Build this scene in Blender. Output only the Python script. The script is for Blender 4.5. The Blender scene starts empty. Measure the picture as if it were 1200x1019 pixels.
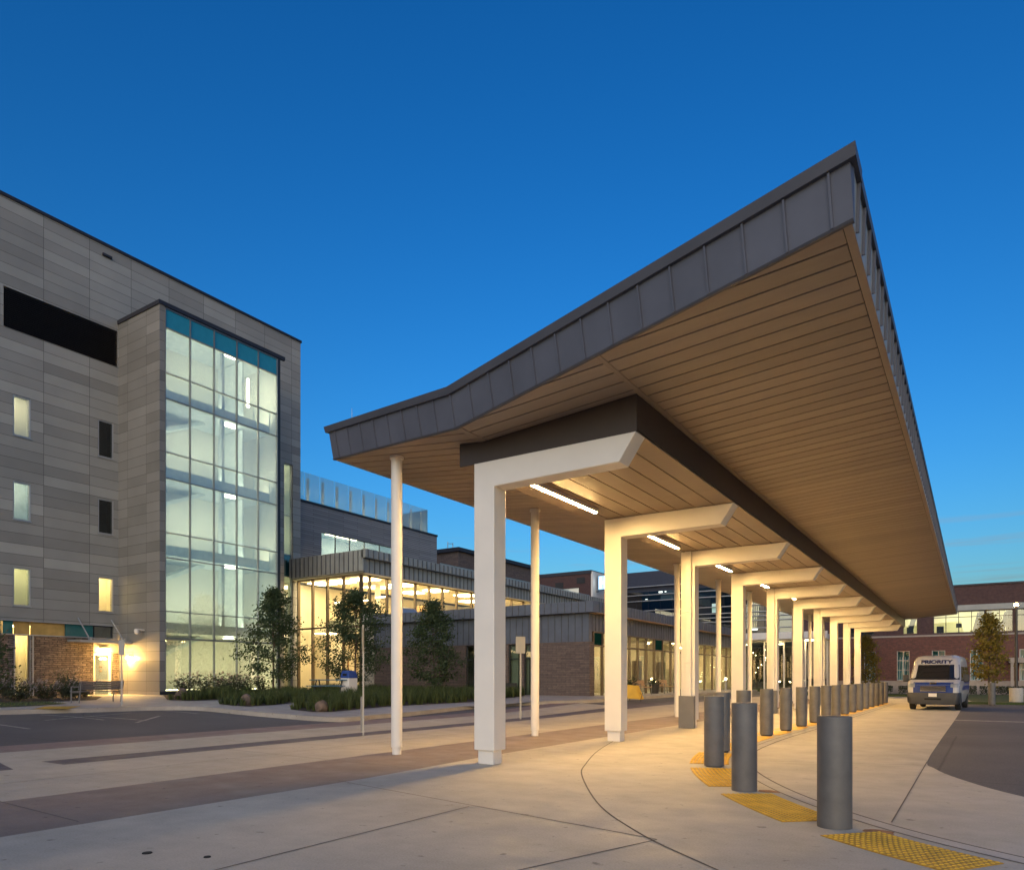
import bpy, bmesh, math, random
from mathutils import Vector, Matrix
random.seed(7)
PI = math.pi
scene = bpy.context.scene
COL = scene.collection

# ---------------------------------------------------------------- materials
def new_mat(name):
    m = bpy.data.materials.new(name); m.use_nodes = True
    nt = m.node_tree
    return m, nt, nt.nodes, nt.links, nt.nodes['Principled BSDF']

def world_pos(nt):
    return nt.nodes.new('ShaderNodeNewGeometry').outputs['Position']

def noise(nt, scale, detail=4, rough=.55, vec=None):
    n = nt.nodes.new('ShaderNodeTexNoise')
    n.inputs['Scale'].default_value = scale; n.inputs['Detail'].default_value = detail
    n.inputs['Roughness'].default_value = rough
    nt.links.new(vec if vec is not None else world_pos(nt), n.inputs['Vector'])
    return n.outputs['Fac']

def ramp(nt, fac, stops):
    r = nt.nodes.new('ShaderNodeValToRGB')
    e = r.color_ramp.elements
    while len(e) < len(stops): e.new(.5)
    for k, (p, c) in enumerate(stops):
        e[k].position = p
        e[k].color = (c[0], c[1], c[2], 1) if isinstance(c, tuple) else (c, c, c, 1)
    nt.links.new(fac, r.inputs['Fac'])
    return r.outputs['Color']

def mixc(nt, a, b, fac, mode='MIX'):
    n = nt.nodes.new('ShaderNodeMix'); n.data_type = 'RGBA'; n.blend_type = mode
    for sock, v in ((n.inputs[6], a), (n.inputs[7], b)):
        if isinstance(v, tuple): sock.default_value = (v[0], v[1], v[2], 1)
        else: nt.links.new(v, sock)
    if isinstance(fac, (int, float)): n.inputs[0].default_value = fac
    else: nt.links.new(fac, n.inputs[0])
    return n.outputs[2]

def bump(nt, bsdf, height, strength=.2, dist=.01):
    b = nt.nodes.new('ShaderNodeBump'); b.inputs['Strength'].default_value = strength
    b.inputs['Distance'].default_value = dist
    nt.links.new(height, b.inputs['Height']); nt.links.new(b.outputs[0], bsdf.inputs['Normal'])

def wall_uv(nt):
    """(along wall, height, 0) for any upright axis-aligned wall, in metres"""
    g = nt.nodes.new('ShaderNodeNewGeometry')
    sp = nt.nodes.new('ShaderNodeSeparateXYZ'); nt.links.new(g.outputs['Position'], sp.inputs[0])
    sn = nt.nodes.new('ShaderNodeSeparateXYZ'); nt.links.new(g.outputs['True Normal'], sn.inputs[0])
    def math_(op, a, b=None):
        n = nt.nodes.new('ShaderNodeMath'); n.operation = op
        for i, v in enumerate((a, b)):
            if v is None: continue
            if isinstance(v, (int, float)): n.inputs[i].default_value = v
            else: nt.links.new(v, n.inputs[i])
        return n.outputs[0]
    ax = math_('GREATER_THAN', math_('ABSOLUTE', sn.outputs[0]), .6)
    u = math_('ADD', math_('MULTIPLY', sp.outputs[1], ax), math_('MULTIPLY', sp.outputs[0], math_('SUBTRACT', 1.0, ax)))
    c = nt.nodes.new('ShaderNodeCombineXYZ')
    nt.links.new(u, c.inputs[0]); nt.links.new(sp.outputs[2], c.inputs[1])
    return c.outputs[0]

def mapping(nt, vec, loc=(0, 0, 0), scale=(1, 1, 1)):
    m = nt.nodes.new('ShaderNodeMapping')
    m.inputs['Location'].default_value = loc; m.inputs['Scale'].default_value = scale
    nt.links.new(vec, m.inputs['Vector'])
    return m.outputs[0]

def brick(nt, vec, w, h, mortar, c1, c2, cm, offset=.5, smooth=.1, bias=0):
    b = nt.nodes.new('ShaderNodeTexBrick')
    b.offset = offset; b.squash = 1
    b.inputs['Scale'].default_value = 1
    b.inputs['Brick Width'].default_value = w; b.inputs['Row Height'].default_value = h
    b.inputs['Mortar Size'].default_value = mortar; b.inputs['Mortar Smooth'].default_value = smooth
    b.inputs['Bias'].default_value = bias
    for k, c in (('Color1', c1), ('Color2', c2), ('Mortar', cm)):
        b.inputs[k].default_value = (c[0], c[1], c[2], 1)
    nt.links.new(vec, b.inputs['Vector'])
    return b

def plain(name, color, rough=.5, metal=0, var=.12, scale=3, bumpy=0, spec=.5):
    m, nt, N, L, B = new_mat(name)
    f = noise(nt, scale, 5)
    dark = tuple(c * (1 - var) for c in color); light = tuple(min(1, c * (1 + var)) for c in color)
    L.new(ramp(nt, f, [(.3, dark), (.7, light)]), B.inputs['Base Color'])
    B.inputs['Roughness'].default_value = rough; B.inputs['Metallic'].default_value = metal
    B.inputs['Specular IOR Level'].default_value = spec
    if bumpy: bump(nt, B, noise(nt, scale * 25, 3), bumpy, .004)
    return m

def emit(name, color, strength):
    m, nt, N, L, B = new_mat(name)
    B.inputs['Base Color'].default_value = (.8, .8, .8, 1)
    B.inputs['Emission Color'].default_value = (*color, 1)
    B.inputs['Emission Strength'].default_value = strength
    return m

def glass(name, tint, refl=.12, rough=.0, milk=0, milk_col=(.8, .8, .7)):
    m = bpy.data.materials.new(name); m.use_nodes = True
    nt = m.node_tree; N = nt.nodes; L = nt.links
    for n in list(N): N.remove(n)
    out = N.new('ShaderNodeOutputMaterial')
    tr = N.new('ShaderNodeBsdfTransparent'); tr.inputs[0].default_value = (*tint, 1)
    gl = N.new('ShaderNodeBsdfGlossy'); gl.inputs['Roughness'].default_value = rough
    gl.inputs['Color'].default_value = (.95, .98, 1, 1)
    fr = N.new('ShaderNodeFresnel'); fr.inputs['IOR'].default_value = 1.5
    ma = N.new('ShaderNodeMath'); ma.operation = 'ADD'; ma.use_clamp = True
    L.new(fr.outputs[0], ma.inputs[0]); ma.inputs[1].default_value = refl
    first = tr.outputs[0]
    if milk:
        df = N.new('ShaderNodeBsdfTranslucent'); df.inputs[0].default_value = (*milk_col, 1)
        d2 = N.new('ShaderNodeBsdfDiffuse'); d2.inputs[0].default_value = (*milk_col, 1)
        mm = N.new('ShaderNodeMixShader'); mm.inputs[0].default_value = .35
        L.new(df.outputs[0], mm.inputs[1]); L.new(d2.outputs[0], mm.inputs[2])
        m0 = N.new('ShaderNodeMixShader'); m0.inputs[0].default_value = milk
        L.new(first, m0.inputs[1]); L.new(mm.outputs[0], m0.inputs[2]); first = m0.outputs[0]
    mx = N.new('ShaderNodeMixShader')
    L.new(ma.outputs[0], mx.inputs[0]); L.new(first, mx.inputs[1]); L.new(gl.outputs[0], mx.inputs[2])
    L.new(mx.outputs[0], out.inputs[0])
    return m

def mat_concrete(name, base, joint_w=0, joint_h=0, stain=.25):
    m, nt, N, L, B = new_mat(name)
    p = world_pos(nt)
    big = ramp(nt, noise(nt, .35, 5, .6), [(.3, .84), (.7, 1.05)])
    mid = ramp(nt, noise(nt, 2.1, 6, .65), [(.3, 1 - stain * .55), (.65, 1.05)])
    fine = ramp(nt, noise(nt, 55, 2), [(.3, .88), (.7, 1.08)])
    spots = ramp(nt, noise(nt, 6.5, 3, .5), [(.26, .55), (.33, 1.0)])
    streak = ramp(nt, noise(nt, 1.0, 5, .7, mapping(nt, p, scale=(.5, 1.3, 1))), [(.3, .92), (.7, 1.04)])
    c = mixc(nt, base, big, 1, 'MULTIPLY')
    for k in (mid, fine, spots, streak): c = mixc(nt, c, k, 1, 'MULTIPLY')
    L.new(c, B.inputs['Base Color'])
    L.new(ramp(nt, noise(nt, 1.6, 4), [(.3, .55), (.7, .85)]), B.inputs['Roughness'])
    bump(nt, B, noise(nt, 90, 3), .25, .003)
    return m

def mat_asphalt(name, base):
    m, nt, N, L, B = new_mat(name)
    big = ramp(nt, noise(nt, .22, 5, .6), [(.3, .7), (.7, 1.15)])
    grit = ramp(nt, noise(nt, 70, 2, .8), [(.35, .65), (.7, 1.5)])
    c = mixc(nt, base, big, 1, 'MULTIPLY'); c = mixc(nt, c, grit, 1, 'MULTIPLY')
    cr = N.new('ShaderNodeTexVoronoi'); cr.feature = 'DISTANCE_TO_EDGE'; cr.inputs['Scale'].default_value = .16
    L.new(mixc(nt, world_pos(nt), noise(nt, .8, 5), .12), cr.inputs['Vector'])
    c = mixc(nt, c, ramp(nt, cr.outputs[0], [(.0, .55), (.004, 1.0)]), 1, 'MULTIPLY')
    L.new(c, B.inputs['Base Color']); B.inputs['Roughness'].default_value = .8
    bump(nt, B, noise(nt, 120, 2), .5, .004)
    return m

def mat_pavers(name, base):
    m, nt, N, L, B = new_mat(name)
    b = brick(nt, world_pos(nt), .2, .1, .006, tuple(c * .82 for c in base), tuple(c * 1.15 for c in base), tuple(c * .5 for c in base))
    c = mixc(nt, b.outputs['Color'], ramp(nt, noise(nt, .6, 5), [(.3, .75), (.7, 1.1)]), 1, 'MULTIPLY')
    L.new(c, B.inputs['Base Color']); B.inputs['Roughness'].default_value = .75
    bump(nt, B, b.outputs['Fac'], -.3, .004)
    return m

def mat_panels(name, w, h, c1, c2, cm, shift, mortar=.010):
    m, nt, N, L, B = new_mat(name)
    uv = mapping(nt, wall_uv(nt), loc=shift)
    b = brick(nt, uv, w, h, mortar, c1, c2, cm, offset=0, smooth=0)
    rows = brick(nt, uv, 400, h, 0, (.9, .9, .9), (1.08, 1.08, 1.08), (1, 1, 1), offset=0)
    c = mixc(nt, b.outputs['Color'], rows.outputs['Color'], 1, 'MULTIPLY')
    c = mixc(nt, c, ramp(nt, noise(nt, .5, 5), [(.3, .9), (.7, 1.06)]), 1, 'MULTIPLY')
    L.new(c, B.inputs['Base Color']); B.inputs['Roughness'].default_value = .48
    bump(nt, B, b.outputs['Fac'], -.6, .012)
    return m

def mat_stone(name, w, h, c1, c2, cm, rough_bump=.9, mortar=.012, var=.5, warp=0):
    m, nt, N, L, B = new_mat(name)
    uv = wall_uv(nt)
    if warp:
        nn = nt.nodes.new('ShaderNodeTexNoise'); nn.inputs['Scale'].default_value = 2.2; nn.inputs['Detail'].default_value = 3; L.new(world_pos(nt), nn.inputs['Vector'])
        uv = mixc(nt, uv, mixc(nt, uv, nn.outputs['Color'], 1, 'ADD'), warp)
    b = brick(nt, uv, w, h, mortar, c1, c2, cm, smooth=.3)
    c = mixc(nt, b.outputs['Color'], ramp(nt, noise(nt, 6, 5, .7), [(.3, 1 - var * .6), (.7, 1 + var * .4)]), 1, 'MULTIPLY')
    L.new(c, B.inputs['Base Color']); B.inputs['Roughness'].default_value = .85
    h2 = mixc(nt, ramp(nt, noise(nt, 14, 5, .7), [(.2, 0.), (.8, 1.)]), ramp(nt, b.outputs['Fac'], [(0, 1.), (1, 0.)]), .5, 'MULTIPLY')
    bump(nt, B, h2, rough_bump, .04)
    return m

def mat_leaf(name, c1, c2):
    m, nt, N, L, B = new_mat(name)
    g = N.new('ShaderNodeNewGeometry')
    c = mixc(nt, c1, c2, g.outputs['Random Per Island'])
    L.new(c, B.inputs['Base Color']); B.inputs['Roughness'].default_value = .6
    tl = N.new('ShaderNodeBsdfTranslucent'); L.new(c, tl.inputs[0])
    mx = N.new('ShaderNodeMixShader'); mx.inputs[0].default_value = .3
    out = [n for n in N if n.type == 'OUTPUT_MATERIAL'][0]
    L.new(B.outputs[0], mx.inputs[1]); L.new(tl.outputs[0], mx.inputs[2]); L.new(mx.outputs[0], out.inputs[0])
    return m

def mat_board(name, base, rough):
    m, nt, N, L, B = new_mat(name)
    g = N.new('ShaderNodeNewGeometry')
    tone = ramp(nt, g.outputs['Random Per Island'], [(0, .86), (1, 1.1)])
    grain = ramp(nt, noise(nt, 3.0, 5, .7, mapping(nt, world_pos(nt), scale=(.6, 3, 1))), [(.3, .93), (.7, 1.05)])
    c = mixc(nt, mixc(nt, base, tone, 1, 'MULTIPLY'), grain, 1, 'MULTIPLY')
    L.new(c, B.inputs['Base Color']); B.inputs['Roughness'].default_value = rough
    return m

def mat_siding(name):
    m, nt, N, L, B = new_mat(name)
    b = brick(nt, wall_uv(nt), 3.1, .16, .014, (.17, .175, .19), (.24, .245, .26), (.06, .06, .07))
    L.new(b.outputs['Color'], B.inputs['Base Color']); B.inputs['Roughness'].default_value = .6
    bump(nt, B, b.outputs['Fac'], -.6, .012)
    return m

M = dict(
    concrete=mat_concrete('concrete', (.48, .43, .345), stain=.2),
    kerb=mat_concrete('kerb_concrete', (.46, .42, .36)),
    walk=mat_concrete('sidewalk_concrete', (.40, .36, .32)),
    tan=mat_concrete('tan_concrete', (.47, .41, .315), stain=.15),
    asphalt=mat_asphalt('asphalt', (.10, .09, .085)),
    paver=mat_concrete('brown_paving', (.235, .18, .145), 0, 0, .15),
    red_paver=mat_concrete('reddish_paving', (.25, .175, .145), 0, 0, .15),
    dark_paver=mat_concrete('charcoal_paving', (.135, .11, .105), 0, 0, .15),
    joint=plain('joint_sealant', (.13, .11, .09), .9),
    steel=plain('dark_steel', (.07, .065, .06), .5, .6),
    yellowd=plain('tactile_dome', (.66, .38, .03), .55, 0, .15, 5),
    yellow=plain('tactile_yellow', (.46, .25, .014), .6, 0, .3, 5),
    line=plain('road_paint', (.30, .27, .23), .7, 0, .35, 6),
    white=plain('white_paint', (.74, .70, .64), .38, 0, .03, 2),
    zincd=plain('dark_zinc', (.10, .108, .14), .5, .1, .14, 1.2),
    zinc_cap=plain('dark_zinc_cap', (.08, .086, .11), .5, .1, .1, 1.5),
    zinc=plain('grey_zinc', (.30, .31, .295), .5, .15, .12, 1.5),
    seam=plain('seam_zinc', (.10, .105, .11), .5, .2, .1),
    zincb=plain('slate_zinc', (.115, .13, .165), .5, .15, .12, 1.5),
    brown=plain('brown_black_metal', (.045, .033, .028), .5, .05, .1, 2),
    board=mat_board('soffit_board', (.325, .262, .205), .45),
    boardb=mat_board('lower_soffit_board', (.26, .19, .135), .40),
    black=plain('black_gap', (.01, .01, .01), .9),
    bollard=plain('bollard_grey', (.12, .112, .104), .5, .0, .16, 4.5, .08),
    boot=plain('boot_grey', (.20, .19, .18), .45, .4, .08, 3),
    panel=mat_panels('cladding_panels', 2.32, .545, (.268, .260, .236), (.36, .353, .322), (.08, .075, .07), (-17.8, -.19, 0)),
    panel_s=mat_panels('cladding_panels_small', 1.9, .545, (.20, .193, .175), (.26, .25, .23), (.07, .065, .06), (-20.6, -.19, 0)),
    coping=plain('dark_coping', (.04, .04, .05), .5, .4),
    louvre=plain('black_louvre', (.03, .028, .028), .5, .3),
    stone=mat_stone('ledge_stone', .42, .11, (.25, .19, .15), (.13, .10, .085), (.03, .025, .02), 1.0, .014, .9, .14),
    brick_g=mat_stone('grey_brown_block', .6, .10, (.17, .125, .105), (.12, .09, .08), (.06, .05, .045), .4, .008, .4),
    brick_r=mat_stone('red_brick', .24, .08, (.20, .075, .05), (.13, .05, .037), (.10, .08, .07), .3, .008, .4),
    brick_d=mat_stone('dark_brick', .24, .08, (.10, .048, .042), (.075, .036, .034), (.06, .05, .05), .3, .008, .4),
    base=plain('cast_stone', (.36, .30, .25), .8, 0, .12, 3),
    siding=mat_siding('grey_siding'),
    alu=plain('aluminium', (.42, .43, .44), .4, .6, .05),
    alud=plain('dark_aluminium', (.05, .055, .06), .4, .5, .05),
    alum=plain('mid_aluminium', (.2, .22, .24), .4, .4, .05),
    alub=plain('bronze_aluminium', (.16, .12, .08), .4, .4, .05),
    g_bay=glass('bay_glass', (.80, .92, .94), .29, 0, .34, (.76, .86, .84)),
    g_atr=glass('atrium_glass', (.93, .92, .86), .03),
    g_win=glass('window_glass', (.80, .88, .9), .16),
    g_dark=glass('dark_glass', (.5, .6, .56), .08),
    g_low=glass('low_glass', (.75, .9, .9), .0),
    g_dim=glass('dim_glass', (.25, .35, .33), .02),
    g_rail=glass('rail_glass', (.86, .95, .93), .06, 0, .48, (.74, .86, .82)),
    g_blue=glass('blue_glass', (.10, .18, .26), .22),
    teal=plain('teal_spandrel', (.03, .26, .38), .08, 0, .05),
    tealg=plain('green_spandrel', (.02, .13, .14), .1, 0, .1),
    tealw=plain('teal_blind', (.03, .24, .30), .5),
    amber=plain('amber_spandrel', (.42, .27, .08), .12, 0, .2),
    cream=plain('cream_wall', (.80, .73, .56), .7, 0, .06, .6),
    blind=plain('cream_blind', (.76, .75, .66), .8, 0, .05, .5),
    inner=plain('interior_grey', (.4, .36, .3), .8),
    innerd=plain('interior_dark', (.10, .09, .08), .8),
    slab=plain('floor_slab', (.62, .70, .72), .7),
    navy=plain('navy_wall', (.03, .036, .06), .5),
    led=emit('led_strip', (1, .625, .225), 172),
    lampc=emit('cool_ceiling_lamp', (1, .86, .56), 9),
    lampw=emit('warm_ceiling_lamp', (1, .74, .33), 26),
    washg=emit('added_ground_wash', (1, .82, .40), 8),  # added glow for the bay's ground floor, source kept out of view
    lampt=emit('terrace_lamp', (1, .88, .6), 12),
    lampa=emit('atrium_lamp', (1, .78, .42), 8),
    washf=emit('added_floor_wash', (1, .88, .58), 9),  # added glow for the upper bay floors, source kept out of view
    lampk=emit('office_lamp', (.95, .93, .5), 9),
    lampo=emit('wall_pack', (1, .56, .15), 420),
    lampp=emit('path_lamp', (1, .72, .38), 30),
    lamps=emit('street_lamp_head', (1, .55, .22), 60),
    glow=emit('white_glow', (.8, .95, .85), .7),
    hsign=emit('sign_face', (.10, .50, .85), .42),
    hletter=emit('sign_letter', (.85, .95, 1), 1.0),
    leaf=mat_leaf('dark_leaves', (.024, .05, .017), (.07, .10, .035)),
    leafy=mat_leaf('yellow_leaves', (.13, .11, .012), (.26, .19, .02)),
    grassm=mat_leaf('ornamental_grass', (.03, .055, .014), (.11, .135, .035)),
    lawn=plain('lawn', (.05, .07, .018), .9, 0, .4, 12, .5),
    shrub=mat_leaf('shrub_leaves', (.025, .04, .018), (.07, .08, .035)),
    flower=mat_leaf('pink_flowers', (.20, .11, .12), (.36, .22, .22)),
    silver=mat_leaf('silver_flowers', (.20, .19, .19), (.34, .32, .33)),
    soil=plain('mulch', (.045, .03, .02), .95, 0, .4, 9, .6),
    rock=plain('boulder_stone', (.13, .095, .075), .9, 0, .4, 4, .6),
    bark=plain('bark', (.085, .06, .045), .9, 0, .3, 12, .5),
    hill=plain('hill_forest', (.02, .035, .015), .95, 0, .4, .2),
    wood=plain('bench_wood', (.42, .26, .13), .6, 0, .2, 8),
    benchm=plain('bench_metal', (.17, .17, .18), .45, .5),
    blue=plain('blue_plastic', (.012, .05, .24), .4),
    pblue=plain('picnic_blue', (.03, .12, .20), .5),
    barrier=plain('yellow_plastic', (.62, .36, .01), .45, 0, .1),
    signw=plain('sign_back', (.34, .33, .31), .45, .3, .05),
    vanw=plain('van_white', (.40, .39, .39), .22, 0, .02),
    vanb=plain('van_blue', (.008, .03, .16), .42, 0, .05, 3, 0, .3),
    vand=plain('van_bumper', (.035, .035, .038), .55),
    tyre=plain('tyre', (.015, .015, .015), .8),
    chrome=plain('chrome', (.6, .6, .62), .18, 1, .03),
    vglass=plain('van_glass', (.012, .014, .018), .05, 0, .1, 2, 0, .8),
    headl=plain('headlamp', (.22, .24, .27), .3, .2, .1, 6),
    letter=plain('lettering', (.01, .015, .06), .5),
    rust=plain('rust_stain', (.26, .13, .06), .9, 0, .4, 9),
)

# ---------------------------------------------------------------- mesh helpers
def ss(t):
    t = max(0, min(1, t)); return t * t * (3 - 2 * t)

def gz(X, Y):
    A = .30 * ss((-X - 14) / 10) + .10 * ss((-X - 24) / 12)
    return max(A, .32 * ss((Y - 20) / 14) * ss((-X - 11) / 6))

class MB:
    def __init__(s): s.v = []; s.f = []; s.sm = False
    def add(s, vs, fs):
        o = len(s.v); s.v += [tuple(p) for p in vs]; s.f += [tuple(i + o for i in f) for f in fs]
        return s
    def box(s, x0, x1, y0, y1, z0, z1):
        return s.add([(x0, y0, z0), (x1, y0, z0), (x1, y1, z0), (x0, y1, z0), (x0, y0, z1), (x1, y0, z1), (x1, y1, z1), (x0, y1, z1)],
                     [(0, 3, 2, 1), (4, 5, 6, 7), (0, 1, 5, 4), (1, 2, 6, 5), (2, 3, 7, 6), (3, 0, 4, 7)])
    def quad(s, a, b, c, d): return s.add([a, b, c, d], [(0, 1, 2, 3)])
    def hexa(s, bot, top):
        return s.add(list(bot) + list(top), [(3, 2, 1, 0), (4, 5, 6, 7), (0, 1, 5, 4), (1, 2, 6, 5), (2, 3, 7, 6), (3, 0, 4, 7)])
    def prism(s, pts, z0, z1):
        n = len(pts)
        return s.add([(x, y, z0) for x, y in pts] + [(x, y, z1) for x, y in pts],
                     [tuple(range(n))[::-1], tuple(range(n, 2 * n))] + [(i, (i + 1) % n, n + (i + 1) % n, n + i) for i in range(n)])
    def prism_y(s, pts, y0, y1):           # profile in x,z
        n = len(pts)
        return s.add([(x, y0, z) for x, z in pts] + [(x, y1, z) for x, z in pts],
                     [tuple(range(n)), tuple(range(n, 2 * n))[::-1]] + [(i, n + i, n + (i + 1) % n, (i + 1) % n) for i in range(n)])
    def cyl(s, x, y, z0, z1, r, r2=None, n=20):
        r2 = r if r2 is None else r2
        a = [(x + r * math.cos(2 * PI * i / n), y + r * math.sin(2 * PI * i / n), z0) for i in range(n)]
        b = [(x + r2 * math.cos(2 * PI * i / n), y + r2 * math.sin(2 * PI * i / n), z1) for i in range(n)]
        return s.add(a + b, [tuple(range(n))[::-1], tuple(range(n, 2 * n))] + [(i, (i + 1) % n, n + (i + 1) % n, n + i) for i in range(n)])
    def tube(s, p0, p1, r, r2=None, n=8):
        p0 = Vector(p0); p1 = Vector(p1); r2 = r if r2 is None else r2
        d = (p1 - p0).normalized(); u = d.orthogonal().normalized(); w = d.cross(u)
        a = [p0 + (u * math.cos(2 * PI * i / n) + w * math.sin(2 * PI * i / n)) * r for i in range(n)]
        b = [p1 + (u * math.cos(2 * PI * i / n) + w * math.sin(2 * PI * i / n)) * r2 for i in range(n)]
        return s.add(a + b, [tuple(range(n))[::-1], tuple(range(n, 2 * n))] + [(i, (i + 1) % n, n + (i + 1) % n, n + i) for i in range(n)])
    def lathe(s, x, y, prof, n=24):
        vs = []; fs = []
        for r, z in prof: vs += [(x + r * math.cos(2 * PI * i / n), y + r * math.sin(2 * PI * i / n), z) for i in range(n)]
        for k in range(len(prof) - 1):
            fs += [(k * n + i, k * n + (i + 1) % n, (k + 1) * n + (i + 1) % n, (k + 1) * n + i) for i in range(n)]
        fs += [tuple(range(n))[::-1], tuple((len(prof) - 1) * n + i for i in range(n))]
        return s.add(vs, fs)
    def build(s, name, mat, parent=None, bevel=0, smooth=False, fix=True, bm_edit=None):
        me = bpy.data.meshes.new(name)
        off = root_loc(parent) if parent else Vector()
        me.from_pydata([(Vector(p) - off) for p in s.v], [], s.f)
        if fix or bm_edit:
            bm = bmesh.new(); bm.from_mesh(me)
            if bm_edit: bm_edit(bm, off)
            if fix: bmesh.ops.recalc_face_normals(bm, faces=bm.faces)
            bm.to_mesh(me); bm.free()
        me.materials.append(M[mat] if isinstance(mat, str) else mat)
        if smooth:
            for p in me.polygons: p.use_smooth = True
            me.set_sharp_from_angle(angle=math.radians(35))
        o = bpy.data.objects.new(name, me); COL.objects.link(o)
        if parent: o.parent = parent
        if bevel:
            b = o.modifiers.new('bevel', 'BEVEL'); b.width = bevel; b.segments = 2; b.limit_method = 'ANGLE'
        return o

def meld(o, mb, mat):
    """add more geometry with another material to an existing part"""
    off = root_loc(o); bm = bmesh.new(); bm.from_mesh(o.data)
    o.data.materials.append(M[mat]); k = len(o.data.materials) - 1
    vs = [bm.verts.new(Vector(p) - off) for p in mb.v]; fs = []
    for f in mb.f:
        try: q = bm.faces.new([vs[i] for i in f]); q.material_index = k; fs.append(q)
        except ValueError: pass
    bmesh.ops.recalc_face_normals(bm, faces=fs)
    bm.to_mesh(o.data); bm.free()

def root_loc(o):
    v = Vector(o.location)
    while o.parent: o = o.parent; v = v + Vector(o.location)
    return v

def tag(o, label, cat, group=None, kind=None):
    if label: o['label'] = label
    if cat: o['category'] = cat
    if group: o['group'] = group
    if kind: o['kind'] = kind
    return o

def thing(name, label, cat, loc=(0, 0, 0), group=None):
    o = bpy.data.objects.new(name, None); COL.objects.link(o); o.location = loc
    o.empty_display_size = .3
    return tag(o, label, cat, group)

def struct(name, mb, mat, **k):
    o = mb.build(name, mat, **k); o['kind'] = 'structure'; return o

def copy_tree(o, parent=None):
    c = o.copy(); COL.objects.link(c)
    if parent: c.parent = parent
    for ch in [x for x in bpy.data.objects if x.parent == o]: copy_tree(ch, c)
    return c

def sheet(name, pts, dz, mat, side=0, step=1.0, kind='structure', zfun=None):
    """flat paving polygon laid over the terrain, with an optional kerb face of height `side`"""
    zf = zfun or (lambda x, y: gz(x, y) + dz)
    bm = bmesh.new()
    f = bm.faces.new([bm.verts.new((x, y, 0)) for x, y in pts])
    bmesh.ops.triangulate(bm, faces=[f])
    for ax, nrm in ((0, (1, 0, 0)), (1, (0, 1, 0))):
        lo = min(p[ax] for p in pts); hi = max(p[ax] for p in pts)
        k = math.floor(lo / step) + 1
        while k * step < hi:
            cut = [0, 0, 0]; cut[ax] = k * step
            if (ax == 0 and -40 < k * step < -9) or (ax == 1 and 18 < k * step < 36):
                bmesh.ops.bisect_plane(bm, geom=bm.verts[:] + bm.edges[:] + bm.faces[:], plane_co=cut, plane_no=nrm)
            k += 1
    for v in bm.verts: v.co.z = zf(v.co.x, v.co.y)
    bmesh.ops.recalc_face_normals(bm, faces=bm.faces)
    if sum(fc.normal.z for fc in bm.faces) < 0: bmesh.ops.reverse_faces(bm, faces=bm.faces)
    if side:
        be = [e for e in bm.edges if e.is_boundary]
        r = bmesh.ops.extrude_edge_only(bm, edges=be)
        for v in r['geom']:
            if isinstance(v, bmesh.types.BMVert): v.co.z -= side
    me = bpy.data.meshes.new(name); bm.to_mesh(me); bm.free()
    me.materials.append(M[mat])
    o = bpy.data.objects.new(name, me); COL.objects.link(o)
    if kind: o['kind'] = kind
    return o

def smooth_path(pts, n=6):
    P = [Vector((p[0], p[1], 0)) for p in pts]; out = []
    for i in range(len(P) - 1):
        a, b, c, d = P[max(i - 1, 0)], P[i], P[i + 1], P[min(i + 2, len(P) - 1)]
        for k in range(n):
            t = k / n
            q = .5 * ((2 * b) + (c - a) * t + (2 * a - 5 * b + 4 * c - d) * t * t + (3 * b - a - 3 * c + d) * t ** 3)
            out.append((q.x, q.y))
    out.append((P[-1].x, P[-1].y)); return out

def offset_path(path, d):
    out = []
    for i, p in enumerate(path):
        a = path[max(i - 1, 0)]; b = path[min(i + 1, len(path) - 1)]
        tx, ty = b[0] - a[0], b[1] - a[1]; l = math.hypot(tx, ty) or 1
        out.append((p[0] + ty / l * d, p[1] - tx / l * d))
    return out

def ribbon(name, path, d0, d1, z, mat, kind='structure'):
    a = offset_path(path, d0); b = offset_path(path, d1); mb = MB()
    for i in range(len(path) - 1):
        q = [a[i], a[i + 1], b[i + 1], b[i]]
        mb.quad(*[(x, y, gz(x, y) + z) for x, y in q])
    o = mb.build(name, mat)
    if kind: o['kind'] = kind
    return o

def wall_mb(mb, axis, c, u0, u1, v0, v1, holes, thick, sgn):
    """upright wall in plane axis=c ('x' or 'y'), outer side facing sgn, with rectangular openings"""
    us = sorted({u0, u1} | {h[0] for h in holes} | {h[1] for h in holes}); us = [u for u in us if u0 <= u <= u1]
    vs = sorted({v0, v1} | {h[2] for h in holes} | {h[3] for h in holes}); vs = [v for v in vs if v0 <= v <= v1]
    def solid(i, j):
        if not (0 <= i < len(us) - 1 and 0 <= j < len(vs) - 1): return False
        um = (us[i] + us[i + 1]) / 2; vm = (vs[j] + vs[j + 1]) / 2
        return not any(h[0] < um < h[1] and h[2] < vm < h[3] for h in holes)
    P = (lambda u, v, t: (c - sgn * t, u, v)) if axis == 'x' else (lambda u, v, t: (u, c - sgn * t, v))
    for i in range(len(us) - 1):
        for j in range(len(vs) - 1):
            if not solid(i, j): continue
            a, b, e, f = us[i], us[i + 1], vs[j], vs[j + 1]
            mb.quad(P(a, e, 0), P(b, e, 0), P(b, f, 0), P(a, f, 0))
            mb.quad(P(a, e, thick), P(b, e, thick), P(b, f, thick), P(a, f, thick))
            for di, dj, q in ((-1, 0, (a, e, a, f)), (1, 0, (b, e, b, f)), (0, -1, (a, e, b, e)), (0, 1, (a, f, b, f))):
                if not solid(i + di, j + dj):
                    mb.quad(P(q[0], q[1], 0), P(q[2], q[3], 0), P(q[2], q[3], thick), P(q[0], q[1], thick))
    return mb

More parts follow.
